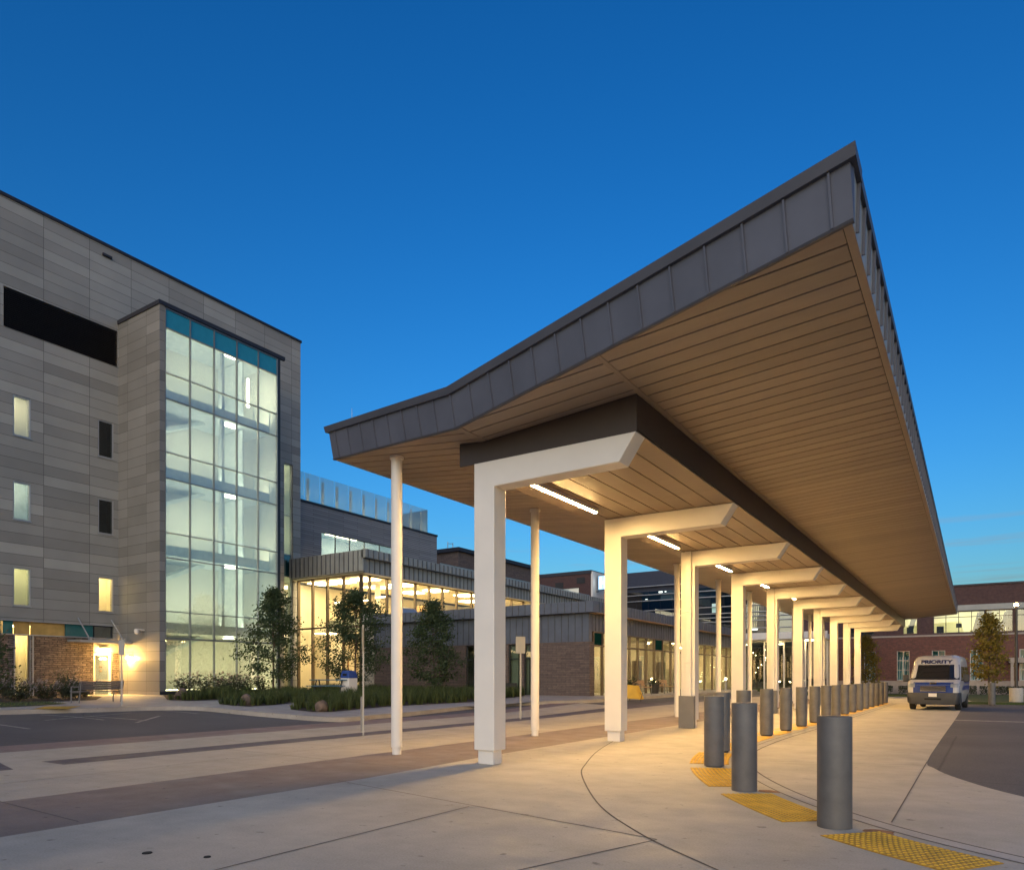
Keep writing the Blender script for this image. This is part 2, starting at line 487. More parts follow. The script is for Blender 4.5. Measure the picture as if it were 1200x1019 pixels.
def bar(mb, axis, c0, c1, u0, u1, v0, v1):
    a, b = min(c0, c1), max(c0, c1)
    return mb.box(a, b, u0, u1, v0, v1) if axis == 'x' else mb.box(u0, u1, a, b, v0, v1)

def window(parent, axis, c, sgn, u0, u1, v0, v1, fmat='alud', gmat='g_win', fw=.06, set_in=.06, vbars=(), hbars=(), depth=.10, room=None, lamp=None, backmat='cream', name='window'):
    f = MB(); i0 = c - sgn * set_in; i1 = c - sgn * (set_in + depth)
    bar(f, axis, i0, i1, u0, u0 + fw, v0, v1); bar(f, axis, i0, i1, u1 - fw, u1, v0, v1)
    bar(f, axis, i0, i1, u0 + fw, u1 - fw, v0, v0 + fw); bar(f, axis, i0, i1, u0 + fw, u1 - fw, v1 - fw, v1)
    for u in vbars: bar(f, axis, i0 - sgn * .003, i1, u - fw / 2, u + fw / 2, v0 + fw, v1 - fw)
    for v in hbars: bar(f, axis, i0 - sgn * .006, i1, u0 + fw, u1 - fw, v - fw / 2, v + fw / 2)
    fr = f.build(name, fmat, parent)
    g = MB(); cg = c - sgn * (set_in + depth * .55)
    P = (lambda u, v: (cg, u, v)) if axis == 'x' else (lambda u, v: (u, cg, v))
    g.quad(P(u0 + fw * .5, v0 + fw * .5), P(u1 - fw * .5, v0 + fw * .5), P(u1 - fw * .5, v1 - fw * .5), P(u0 + fw * .5, v1 - fw * .5))
    g.build('pane', gmat, fr)
    if room:
        room_box(fr, axis, c - sgn * (set_in + depth + .02), sgn, u0 - .5, u1 + .5, v0 - .6, v1 + .5, room, backmat, lamp)
    return fr

def room_box(parent, axis, c, sgn, u0, u1, v0, v1, deep, mat, lamp=None, lamp_frac=.35):
    r = MB(); e = c - sgn * deep
    P = (lambda t, u, v: (t, u, v)) if axis == 'x' else (lambda t, u, v: (u, t, v))
    r.quad(P(e, u0, v0), P(e, u1, v0), P(e, u1, v1), P(e, u0, v1))
    r.quad(P(c, u0, v0), P(e, u0, v0), P(e, u0, v1), P(c, u0, v1)); r.quad(P(c, u1, v0), P(e, u1, v0), P(e, u1, v1), P(c, u1, v1))
    r.quad(P(c, u0, v0), P(e, u0, v0), P(e, u1, v0), P(c, u1, v0)); r.quad(P(c, u0, v1), P(e, u0, v1), P(e, u1, v1), P(c, u1, v1))
    o = r.build('interior', mat, parent, fix=False)
    if lamp:
        l = MB(); m = (u0 + u1) / 2; w = (u1 - u0) * lamp_frac / 2 + .1; t0 = c - sgn * deep * .35; t1 = c - sgn * deep * .6
        bar(l, axis, t0, t1, m - w, m + w, v1 - .06, v1 - .02)
        l.build('ceiling_lamp', lamp, parent)
    return o

# ---------------------------------------------------------------- ground and paving
g = MB()
xs = [-900, -300, -120, -60, -48, -44] + [-40 + i for i in range(32)] + [-8, 0, 20, 80, 300, 900]
ys = [-400, -120, -40, 0, 10] + [18 + 1.5 * i for i in range(13)] + [37, 60, 90, 160, 400, 1200]
for y in ys:
    for x in xs: g.v.append((x, y, gz(x, y) - .03))
nx = len(xs)
for j in range(len(ys) - 1):
    for i in range(nx - 1): g.f.append((j * nx + i, j * nx + i + 1, (j + 1) * nx + i + 1, (j + 1) * nx + i))
struct('ground', g, 'asphalt')

h = MB(); n = 70
ridge = [(260, -160 + i * 9, 13 + 5 * math.sin(i * .21) + 2 * math.sin(i * .9) + random.random() * .8) for i in range(n)]
for i in range(n - 1):
    a, b = ridge[i], ridge[i + 1]
    h.quad((235, a[1], -1), (235, b[1], -1), b, a)
    h.quad(a, b, (320, b[1], -1), (320, a[1], -1))
struct('hills', h, 'hill')

# concrete forecourt
edge = smooth_path([(-.45, 62), (-.5, 36.2), (-.66, 20), (-.69, 14.7), (-.55, 13.6), (-.19, 12.4), (.53, 10.95), (1.8, 9.6), (4.2, 8.0), (9, 6.4), (24, 4.5)], 5)
sheet('forecourt', [(-7.75, 62)] + edge + [(24, -16), (-7.6, -16), (-7.65, 3), (-7.55, 7.5), (-7.75, 11)], 0, 'concrete')
sheet('parking_lot', [(-1.4, -16), (40, -16), (40, 46.9), (-.35, 46.9), (-1.4, 62)], -.005, 'asphalt')
for nm, x0, x1, mt, y0 in (('brown_paver_band', -9.84, -7.4, 'paver', -16), ('tan_pavement', -13.11, -9.84, 'tan', -16), ('charcoal_band', -13.94, -13.11, 'dark_paver', 5.98),
                           ('outer_tan_pavement', -15.91, -13.94, 'tan', 5.98), ('reddish_band', -17.0, -15.91, 'red_paver', -16)):
    y1 = 62 if x0 > -14 else 30.5
    sheet(nm, [(x0, y0), (x1, y0), (x1, y1), (x0, y1)], -.004, mt)
sheet('charcoal_apron', [(-14.9, -16), (-13.11, -16), (-13.11, 5.22), (-14.9, 5.62)], -.004, 'dark_paver')
sheet('cross_band', [(-14.9, 5.62), (-13.11, 5.22), (-13.11, 5.98), (-14.9, 5.98)], -.004, 'tan')
sheet('outer_apron_pavement', [(-15.91, -16), (-14.9, -16), (-14.9, 5.98), (-15.91, 5.98)], -.004, 'tan')

# joints in the slabs
jn = smooth_path([(-7.2, 15.6), (-6.4, 13.0), (-5.62, 10.95), (-5.05, 9.7), (-3.77, 7.64), (-2.85, 6.53), (-2.0, 5.75), (-.6, 4.7), (1.4, 3.6)], 6)
ribbon('curved_joint', jn, -.011, .011, .004, 'joint')
for k, (a, b) in enumerate([((-.71, 8.25), (-.69, 14.6)), ((-.5, 20), (-3.7, 20)), ((-3.7, 26.4), (-.56, 26.4)), ((-3.4, 13.0), (-.75, 13.9)), ((-7.7, 7.2), (-2.45, 6.21)),
                            ((-7.7, 12.4), (-5.9, 12.2)), ((-7.7, 2.2), (1, 2.6)), ((-3.7, 33), (-.52, 33)), ((-4.9, 18.6), (-7.7, 18.6)), ((-4.9, 23.8), (-7.7, 23.8)), ((-2.45, 6.2), (-3.1, 4.2)), ((-5, -2), (-4.9, 6.6)), ((.6, 2), (2.6, 8.7))]):
    ribbon('slab_joint', [a, b], -.008, .008, .004, 'joint')
for y in (-1.5, 3.7, 8.9, 14.1, 19.3, 24.5, 29.7, 34.9):
    ribbon('slab_joint', [(-13.1, y + .2), (-7.8, y)], -.008, .008, .0, 'joint')
ribbon('slab_joint', [(-11.5, -10), (-11.4, 60)], -.006, .006, .0, 'joint')

# flush kerb, grooves and tactile tiles along the bollards
BC = [(3.6, 4.9), (1.9, 5.75), (.3, 6.55), (-1.17, 7.72), (-2.55, 9.55), (-3.66, 11.83), (-4.24, 14.2), (-4.42, 16.5), (-4.45, 18.78)]
BC += [(-4.43 + .011 * k, 18.78 + 2.085 * k) for k in range(1, 14)]
cen = smooth_path(BC, 8)
ribbon('flush_kerb', cen, .42, .60, .004, 'kerb')
ribbon('kerb_groove', cen, .60, .63, .004, 'joint')
ribbon('kerb_groove', cen, .40, .42, .004, 'joint')
dom = MB()
tiles = []
for i in range(1, len(BC) - 1):
    seg = cen[i * 8:(i + 1) * 8 + 1]
    lim = (.24, .26)
    L_ = math.hypot(BC[i + 1][0] - BC[i][0], BC[i + 1][1] - BC[i][1])
    t0 = .30 / L_; t1 = 1 - .30 / L_
    sub = []
    for k in range(9):
        t = t0 + (t1 - t0) * k / 8
        q = t * 8; j = min(int(q), 7); w = q - j
        a, b = seg[j], seg[j + 1]; sub.append((a[0] + (b[0] - a[0]) * w, a[1] + (b[1] - a[1]) * w))
    t = MB(); A = offset_path(sub, -.40); B_ = offset_path(sub, .26)
    for k in range(8):
        q = [A[k], A[k + 1], B_[k + 1], B_[k]]
        t.hexa([(x, y, .001) for x, y in q], [(x, y, .008) for x, y in q])
    dm = MB()
    if i < 7:
        nd = int(math.hypot(sub[-1][0] - sub[0][0], sub[-1][1] - sub[0][1]) / .062)
        for k in range(nd):
            q = (k + .5) / nd * 8; j = min(int(q), 7); w = q - j
            for c in range(11):
                e = (c + .5) / 11
                pa = (A[j][0] + (A[j + 1][0] - A[j][0]) * w, A[j][1] + (A[j + 1][1] - A[j][1]) * w)
                pb = (B_[j][0] + (B_[j + 1][0] - B_[j][0]) * w, B_[j][1] + (B_[j + 1][1] - B_[j][1]) * w)
                dm.cyl(pa[0] + (pb[0] - pa[0]) * e, pa[1] + (pb[1] - pa[1]) * e, .007, .016, .022, .011, 6)
    to = t.build('tactile_paving', 'yellow' if i < 7 else 'yellowd'); to['kind'] = 'structure'
    if dm.v: meld(to, dm, 'yellowd')
for p in ((-.78, 7.68), (-2.25, 9.62), (-3.28, 11.98)):
    pts = [(p[0] + .13 * math.cos(a) * (1 + .4 * random.random()), p[1] + .10 * math.sin(a) * (1 + .4 * random.random())) for a in [i * PI / 6 for i in range(12)]]
    sheet('rust_stain', pts, .0035, 'rust')

# painted bay line on the right, parking lines on the left
ribbon('painted_line', [(-.56, 29.2), (9, 29.2)], -.22, .22, .0, 'line')
for a, b in (((-25.4, 10.9), (-21.6, 10.95)), ((-23.3, 11.3), (-20.7, 11.75)), ((-22, 12.9), (-20.3, 11.2)), ((-24.2, 13.2), (-22.4, 9.7)), ((-23.6, 8.2), (-20.2, 8.4)), ((-23.6, 5.4), (-20.2, 5.6)), ((-24.6, 14.6), (-22.2, 14.4))):
    ribbon('parking_line', smooth_path([a, b], 6), -.05, .05, -.022, 'line')

# left pavement with raised kerb
SW = smooth_path([(-28.6, -8), (-27.4, 4), (-26.4, 10.1), (-25.7, 12.4), (-25.3, 14.4), (-24.3, 15.4), (-21.1, 15.25), (-18.9, 15.55), (-17.5, 15.95), (-17.1, 16.7), (-17.36, 18), (-17.5, 19.8), (-18.5, 25.4), (-18.1, 27.6), (-17.2, 29.1), (-16.2, 30.4), (-15.75, 32), (-15.7, 36), (-15.7, 63)], 5)
sheet('sidewalk', SW + [(-44, 63), (-44, -8)], .12, 'walk', side=.2)
ribbon('kerb_stone', SW, -.17, -.012, .126, 'kerb')
sheet('kerb_ramp_tactile', [(-26.25, 11.0), (-25.6, 11.8), (-27.2, 13.0), (-27.9, 12.1)], .128, 'yellow')

beds = [[(-31.6, -6), (-31.7, 8), (-31.5, 13.6), (-32, 15.9), (-36.4, 18.4), (-41, 19.2), (-41, -6)],
        [(-30.1, 18.0), (-28.8, 18.3), (-28.9, 20.1), (-34.6, 26.1), (-36.95, 29.5), (-36.95, 21.85)],
        [(-25, 17.1), (-23.5, 16.65), (-22.6, 16.7), (-22.9, 18.1), (-24.5, 21), (-27.4, 24.8), (-30.5, 26.6), (-35.4, 28.9), (-31, 24.3), (-27, 19.3)],
        [(-20.6, 16.95), (-19.3, 16.85), (-18.98, 17.4), (-19.5, 19.6), (-19.85, 21.2), (-19.95, 27), (-20.6, 32.5), (-22, 35.1), (-33.6, 34.9), (-34.8, 34.0), (-36, 34.0), (-36, 31), (-31.5, 29), (-27.8, 27.8), (-24.6, 23), (-22.1, 18.8)]]
for b in beds: sheet('planting_bed', b, .135, 'soil')
sheet('lawn', [(-28.35, -6), (-28.25, 10.9), (-28.6, 12.2), (-29.5, 13.6), (-31.3, 13.5), (-31.55, 8), (-31.45, -6)], .14, 'lawn')
sheet('verge', [(-.3, 47), (14, 47), (14, 67), (-20, 67), (-20, 64), (-1.5, 62)], .13, 'lawn', side=.2)
ribbon('verge_kerb', [(14, 47), (-.3, 47), (-1.5, 62)], .0, .3, .14, 'kerb')

# ---------------------------------------------------------------- canopy
XL, XV, XR, YE = -10.97, -7.1, -1.01, 60.0
ZL, ZV, ZR = 5.95, 5.56, 6.01
yf = lambda x: 9.19 - (x + 7.1) * .2446
zs = lambda x: ZV + (ZR - ZV) * (x - XV) / (XR - XV) if x >= XV else ZV + (ZL - ZV) * (x - XV) / (XL - XV)
can = thing('entrance_canopy', 'long butterfly-roofed entrance canopy with tan board underside and white bracket columns', 'canopy', (-6, 9.9, 0))

def skew_cut(bm, off):
    bmesh.ops.bisect_plane(bm, geom=bm.verts[:] + bm.edges[:] + bm.faces[:], plane_co=Vector((XV, yf(XV) + .02, 0)) - off, plane_no=Vector((.2446, 1, 0)).normalized(), clear_inner=True)

def wing_boards(x0, x1, pitch, gap, name):
    b = MB(); y = 7.4
    while y < YE - .02:
        e = min(y + pitch - gap, YE - .02)
        b.hexa([(x0, y, zs(x0)), (x1, y, zs(x1)), (x1, e, zs(x1)), (x0, e, zs(x0))], [(x0, y, zs(x0) + .015), (x1, y, zs(x1) + .015), (x1, e, zs(x1) + .015), (x0, e, zs(x0) + .015)])
        y += pitch
    return b.build(name, 'board', can, bm_edit=skew_cut)
wing_boards(-4.16, XR - .095, .345, .030, 'soffit')
wing_boards(-7.0, -4.24, .345, .030, 'soffit')
wing_boards(XL + .14, -7.12, .345, .030, 'soffit')
t = MB()
for x0, x1 in ((-4.235, -4.165), (XR - .085, XR), (XL, XL + .13), (-7.11, -7.01)):
    t.hexa([(x0, 7, zs(x0) - .004), (x1, 7, zs(x1) - .004), (x1, YE, zs(x1) - .004), (x0, YE, zs(x0) - .004)], [(x0, 7, zs(x0) + .02), (x1, 7, zs(x1) + .02), (x1, YE, zs(x1) + .02), (x0, YE, zs(x0) + .02)])
t.build('soffit_trim', 'board', can, bm_edit=skew_cut)
d = MB()
for x0, x1 in ((XL + .01, XV), (XV, XR - .01)):
    d.hexa([(x0, 7, zs(x0) + .03), (x1, 7, zs(x1) + .03), (x1, YE - .01, zs(x1) + .03), (x0, YE - .01, zs(x0) + .03)],
           [(x0, 7, zs(x0) + .5), (x1, 7, zs(x1) + .5), (x1, YE - .01, zs(x1) + .5), (x0, YE - .01, zs(x0) + .5)])
d.build('roof_deck', 'black', can, bm_edit=lambda bm, off: bmesh.ops.bisect_plane(bm, geom=bm.verts[:] + bm.edges[:] + bm.faces[:], plane_co=Vector((XV, yf(XV) + .03, 0)) - off, plane_no=Vector((.2446, 1, 0)).normalized(), clear_inner=True))
# leaning front fascia in two planes, standing seams, cap
nx_, ny_ = -.2376, -.9714
HF = .53
def fpt(x, u, out=0):            # x along the bottom edge, u 0..1 up the leaning face
    s = .10 * u + out
    return (x + nx_ * s, yf(x) + ny_ * s, zs(x) + HF * u)
XF0, XF1 = XL - .02, XR + .02
fa = MB()
for a, b in ((XF0, XV), (XV, XF1)):
    fa.hexa([fpt(a, 0), fpt(b, 0), (b, yf(b) + .06, zs(b)), (a, yf(a) + .06, zs(a))], [fpt(a, 1), fpt(b, 1), (b, yf(b) + .02, zs(b) + HF), (a, yf(a) + .02, zs(a) + HF)])
fr = fa.build('front_fascia', 'zincd', can)
sm = MB(); x = XV - .455 * 8
while x < XR - .05:
    if abs(x - XV) < .02 or x > XL + .1:
        sm.hexa([fpt(x - .011, .02), fpt(x + .011, .02), fpt(x + .011, .02, .03), fpt(x - .011, .02, .03)], [fpt(x - .011, .98), fpt(x + .011, .98), fpt(x + .011, .98, .03), fpt(x - .011, .98, .03)])
    x += .455
meld(fr, sm, 'zincd')
dp = MB()
for a, b in ((XF0, XV), (XV, XF1)):
    dp.hexa([fpt(a, -.018, .004), fpt(b, -.018, .004), (b, yf(b) + .04, zs(b) - .008), (a, yf(a) + .04, zs(a) - .008)], [fpt(a, .022, .02), fpt(b, .022, .02), (b, yf(b) + .04, zs(b) + .012), (a, yf(a) + .04, zs(a) + .012)])
dp.build('drip_edge', 'zinc_cap', fr)
cp = MB()
def cpt(x, o, z): return (x + nx_ * (.10 + o), yf(x) + ny_ * (.10 + o), zs(x) + HF + z)
for a, b in ((XF0 - .06, XV), (XV, XF1 + .2)):
    cp.hexa([cpt(a, .05, -.005), cpt(b, .05, -.005), cpt(b, -.4, -.005), cpt(a, -.4, -.005)], [cpt(a, .09, .105), cpt(b, .09, .105), cpt(b, -.4, .125), cpt(a, -.4, .125)])
cp.build('front_coping', 'zinc_cap', can, bm_edit=lambda bm, off: bmesh.ops.holes_fill(bm, edges=[e for e in bmesh.ops.bisect_plane(bm, geom=bm.verts[:] + bm.edges[:] + bm.faces[:], plane_co=Vector((XR + .058, 0, 0)) - off, plane_no=Vector((1, 0, 0)), clear_outer=True)['geom_cut'] if isinstance(e, bmesh.types.BMEdge)]))
# side fascias leaning outwards
for sgn, X, nm in ((1, XR, 'side_fascia'), (-1, XL, 'side_fascia')):
    z0 = zs(X); f = MB(); y0 = yf(X) + .01
    f.prism_y([(X, z0), (X + sgn * .012, z0 + HF), (X - sgn * .04, z0 + HF), (X - sgn * .05, z0)], y0, YE)
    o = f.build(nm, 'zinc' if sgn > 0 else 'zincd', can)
    s_ = MB(); y = y0 + .25
    while y < YE:
        s_.hexa([(X + sgn * .002, y, z0 + .02), (X + sgn * .035, y, z0 + .02), (X + sgn * .035, y + .022, z0 + .02), (X + sgn * .002, y + .022, z0 + .02)],
                [(X + sgn * .012, y, z0 + HF - .01), (X + sgn * .047, y, z0 + HF - .01), (X + sgn * .047, y + .022, z0 + HF - .01), (X + sgn * .012, y + .022, z0 + HF - .01)])
        y += .455
    meld(o, s_, 'zinc_cap')
    c = MB(); c.prism_y([(X + sgn * .05, z0 + HF - .004), (X + sgn * .055, z0 + HF + .085), (X - sgn * .35, z0 + HF + .09), (X - sgn * .35, z0 + HF - .004)], y0 + .06, YE + .04)
    c.build('side_coping', 'zinc_cap', can)
ef = MB()
for a, b in ((XL, XV), (XV, XR)):
    ef.hexa([(a, YE, zs(a)), (b, YE, zs(b)), (b, YE + .05, zs(b)), (a, YE + .05, zs(a))], [(a, YE, zs(a) + HF + .1), (b, YE, zs(b) + HF + .1), (b, YE + .05, zs(b) + HF + .1), (a, YE + .05, zs(a) + HF + .1)])
ef.build('rear_fascia', 'zincd', can)
rod = MB().tube((-10.62, 10.3, 6.6), (-10.62, 10.3, 6.98), .008, .003); rod.build('lightning_rod', 'alu', can)
# dropped box beam
BX0, BX1, BY0, BZ = -7.59, -4.25, 9.945, 5.2
bx = MB()
bx.prism_y([(BX0, BZ + .03), (BX0 + .03, BZ + .03), (BX0 + .03, zs(BX0) - .006), (BX0, zs(BX0) - .006)], BY0 + .03, YE - .05)
bx.prism_y([(BX1 - .03, BZ + .03), (BX1, BZ + .03), (BX1, zs(BX1) - .006), (BX1 - .03, zs(BX1) - .006)], BY0 + .03, YE - .05)
bx.add([(BX0, BY0, BZ), (BX1, BY0, BZ), (BX1, BY0, zs(BX1) - .006), (XV, BY0, ZV - .006), (BX0, BY0, zs(BX0) - .006),
        (BX0, BY0 + .028, BZ), (BX1, BY0 + .028, BZ), (BX1, BY0 + .028, zs(BX1) - .006), (XV, BY0 + .028, ZV - .006), (BX0, BY0 + .028, zs(BX0) - .006)],
       [(0, 1, 2, 3, 4), (9, 8, 7, 6, 5), (0, 5, 6, 1), (1, 6, 7, 2), (2, 7, 8, 3), (3, 8, 9, 4), (4, 9, 5, 0)])
bx.build('box_beam', 'brown', can)
lb = MB(); x = BX0 + .004; k = 0
wid = (BX1 - BX0 - .008) / 8
for i in range(8):
    y = BY0 + .03
    while y < YE - .06:
        e = min(y + 3.9, YE - .05)
        lb.box(x + .011, x + wid - .011, y + .004, e - .002, BZ + .002, BZ + .018); y = e
    x += wid
lo_ = lb.build('lower_soffit', 'boardb', can)
MB().box(BX0 + .032, BX1 - .032, BY0 + .031, YE - .06, BZ + .024, BZ + .03).build('backing', 'black', lo_)

ctext = ['first', 'second', 'third', 'fourth', 'fifth', 'sixth', 'seventh', 'eighth', 'ninth', 'tenth']
for i in range(10):
    y = 9.92 + 5.18 * i
    c = MB()
    c.prism_y([(-7.26, .24), (-6.84, .24), (-6.84, 4.75), (-4.53, 4.78), (-4.25, 5.194), (-7.26, 5.194)], y, y + .36)
    o = c.build('bracket_column', 'white', can, bevel=.012)
    s_ = MB().box(-7.21, -6.89, y + .05, y + .31, .0, .239); s_.build('footing', 'white', o, bevel=.008)
    if i in (2, 4, 6, 8):
        p = MB().box(-7.10, -6.92, y - .115, y - .004, .2, 5.19)
        for z in (1.9, 3.4, 4.6): p.box(-7.115, -6.905, y - .125, y - .003, z, z + .03)
        dn = p.build('downpipe', 'white', can, bevel=.01)
        b = MB().box(-7.28, -6.82, y - .16, y - .006, .0, .95); b.build('pipe_guard', 'boot', dn, bevel=.008)
    ry = y + .36 + .02
    r = MB().cyl(-9.4, ry, .14, zs(-9.4) - .01, .108, n=28)
    o = r.build('round_column', 'white', can, smooth=True)
    MB().cyl(-9.4, ry, .0, .139, .088, n=28).build('footing', 'white', o, smooth=True)
    MB().cyl(-9.4, ry, zs(-9.4) - .06, zs(-9.4) - .008, .135, n=28).build('head_plate', 'white', o, smooth=True)

for i in range(9):
    y = 9.92 + 5.18 * i
    L = thing('strip_light', f'glowing linear light under the canopy between the {ctext[i]} and {ctext[i+1]} white bracket columns', 'ceiling light', (-6.95, y + .7, 5.19), 'strip lights under the canopy')
    MB().box(-7.01, -6.90, y + .56, y + 4.14, 5.135, 5.197).box(-7.01, -6.995, y + .56, y + 4.14, 5.112, 5.134).box(-6.915, -6.90, y + .56, y + 4.14, 5.112, 5.134).box(-6.994, -6.916, y + .56, y + .59, 5.112, 5.134).box(-6.994, -6.916, y + 4.11, y + 4.14, 5.112, 5.134).build('housing', 'white', L)
    MB().box(-6.99, -6.92, y + .6, y + 4.1, 5.10, 5.134).build('diffuser', 'led', L)

# ---------------------------------------------------------------- bollards
def bollard_mesh(z=0):
    b = MB(); b.lathe(0, 0, [(.163, .03), (.163, 1.185), (.160, 1.197), (.154, 1.2), (.0, 1.203)], 32)
    return b
def make_bollard(label):
    t = thing('bollard', label, 'bollard', (0, 0, 0), 'grey steel bollards')
    bollard_mesh().build('sleeve', 'bollard', t, smooth=True)
    MB().cyl(0, 0, -.01, .029, .135, n=28).build('footing', 'black', t, smooth=True)
    return t
proto = None
row = BC[3:]
fromend = ['nearest', 'second nearest', 'third nearest', 'fourth nearest', 'fifth nearest', 'sixth nearest', 'seventh nearest', 'eighth nearest', 'ninth nearest', 'tenth nearest']
farord = ['last', 'second last', 'third last', 'fourth last', 'fifth last', 'sixth last', 'seventh last', 'eighth last', 'ninth last', 'tenth last']
N_ = len(row)
for i, (x, y) in enumerate(row):
    if i == 0: lab = 'large grey bollard closest to the viewer, standing between yellow tactile tiles on the curve'
    elif i < 4: lab = f'dark grey bollard, {fromend[i]} to the viewer, on the curved end of the yellow tiles'
    elif N_ - 1 - i < 9: lab = f'small distant grey bollard, {farord[N_-1-i]} before the van in the straight row'
    else: lab = f'grey bollard, {fromend[i]} to the viewer, in the straight row beside white columns'
    if proto is None: proto = make_bollard(lab); o = proto
    else: o = copy_tree(proto)
    o.location = (x, y, (-.09, -.04, -.015)[i] if i < 3 else 0); o['label'] = lab; o.rotation_euler.z = random.random() * 6
for (x, y, lab) in ((.82, 45.9, 'lone grey bollard in front of the yellow-leaved tree, right of the van'), (-2.75, 46.3, 'grey bollard just left of the van, half hidden by its mirror')):
    o = copy_tree(proto); o.location = (x, y, gz(x, y)); o['label'] = lab

# ---------------------------------------------------------------- tall hospital block
XM, XB = -41.2, -37.0
hb = thing('hospital_block', 'tall grey panel-clad hospital block with a lit glass stair bay', 'building', (XM, 25, .3))
GL = [(16.37, 17.19), (20.58, 21.43)]
ZW = [(13.92, 15.98), (9.6, 11.55), (5.18, 7.13)]
holes = [(a, b, z0, z1) for a, b in GL for z0, z1 in ZW]
holes += [(15.3 - 14, 21.43, 3.72, 4.38), (33.38, 34.16, .4, 16.8), (15.95, 21.64, 19.3, 21.35), (16.42, 17.16, .5, 3.71), (20.28, 21.3, .3, 2.85)]
w = wall_mb(MB(), 'x', XM, -14, 34.85, 0, 25.9, holes, .35, 1)
w.quad((XM - .35, 34.85, 0), (XM - 22, 34.85, 0), (XM - 22, 34.85, 25.9), (XM - .35, 34.85, 25.9))
w.quad((XM - .35, -14, 0), (XM - 22, -14, 0), (XM - 22, -14, 25.9), (XM - .35, -14, 25.9))
w.quad((XM - 22, -14, 0), (XM - 22, 34.85, 0), (XM - 22, 34.85, 25.9), (XM - 22, -14, 25.9))
w.quad((XM - .0, -14, 25.88), (XM - 22, -14, 25.88), (XM - 22, 34.85, 25.88), (XM, 34.85, 25.88))
w.build('wall', 'panel', hb)
MB().box(XM - .5, XM + .07, -14, 34.92, 25.9, 26.06).box(XM - 22, XM - .5, 34.6, 34.92, 25.9, 26.06).build('coping', 'coping', hb)
st = MB(); 
for y0, y1 in ((-14, 16.4), (17.2, 20.26)): st.box(XM + .004, XM + .14, y0, y1, 0, 3.66)
st.box(XM + .004, XM + .12, 21.32, 21.66, 0, 2.85)
st.build('stone_plinth', 'stone', hb)
MB().box(XM + .15, XM + .22, -14, 20.3, 3.66, 3.71).box(XM + .002, XM + .05, -14, 21.43, 4.385, 4.43).box(XM + .15, XM + .2, 17.2, 17.25, .3, 3.66).box(XM + .15, XM + .2, 16.35, 16.4, .3, 3.66).build('sill_trim', 'alu', hb)
lv = MB(); z = 19.3
while z < 21.33:
    lv.hexa([(XM + .03, 15.97, z), (XM + .03, 21.62, z), (XM - .12, 21.62, z + .06), (XM - .12, 15.97, z + .06)], [(XM + .03, 15.97, z + .02), (XM + .03, 21.62, z + .02), (XM - .12, 21.62, z + .085), (XM - .12, 15.97, z + .085)])
    z += .1
lv.box(XM - .3, XM - .25, 15.95, 21.64, 19.3, 21.35)
lv.build('louvre', 'louvre', hb)
lit = {(0, 0): ('lampc', 'blind'), (0, 1): ('lampc', 'slab'), (0, 2): ('lampk', 'cream'), (1, 0): (None, 'innerd'), (1, 1): (None, 'innerd'), (1, 2): ('lampw', 'cream')}
for c, (a, b) in enumerate(GL):
    for r, (z0, z1) in enumerate(ZW):
        lm, bk = lit[(c, r)]
        fr_ = window(hb, 'x', XM, 1, a, b, z0, z1, 'alu', 'g_win' if lm else 'g_dim', .06, .02, room=1.6, lamp=lm, backmat=bk)
        MB().box(XM - .05, XM + .035, a - .03, b + .03, z0 - .05, z0 - .004).build('sill', 'alu', fr_)
# clerestory strip of coloured and clear lights
cl = [(1.3, 12.6, None), (12.64, 14.3, 'tealg'), (14.34, 15.9, 'g'), (15.94, 16.4, 'tealg'), (16.44, 17.16, 'amber'), (17.2, 18.86, 'amber'), (18.9, 20.34, 'tealg'), (20.38, 21.4, 'lit')]
for a, b, k in cl:
    if k in ('lit', 'g'): window(hb, 'x', XM, 1, a, b, 3.72, 4.38, 'alud', 'g_win', .04, .08, room=1.2, lamp='lampw', backmat='cream')
    elif k: MB().box(XM - .12, XM - .08, a, b, 3.72, 4.38).build('spandrel_panel', k, hb)
    else: window(hb, 'x', XM, 1, a, b, 3.72, 4.38, 'alud', 'g_dark', .04, .08, room=1.0, backmat='innerd')
window(hb, 'x', XM, 1, 16.42, 17.16, .5, 3.71, 'alub', 'g_win', .05, .08, room=1.6, lamp='lampw', backmat='cream')
# slit window at the right of the bay
sl = window(hb, 'x', XM, 1, 33.38, 34.16, .4, 16.8, 'alu', 'g_win', .05, .10, hbars=(4.36, 8.7, 10.3, 13.1), room=1.6, backmat='blind')
for z in (3.6, 8.0, 12.0, 16.3):
    MB().box(XM - 1.3, XM - 1.0, 33.6, 33.9, z, z + .05).build('ceiling_lamp', 'lampk', sl)
MB().box(XM - .20, XM - .185, 33.43, 34.11, 8.75, 10.28).build('spandrel_panel', 'tealg', sl)
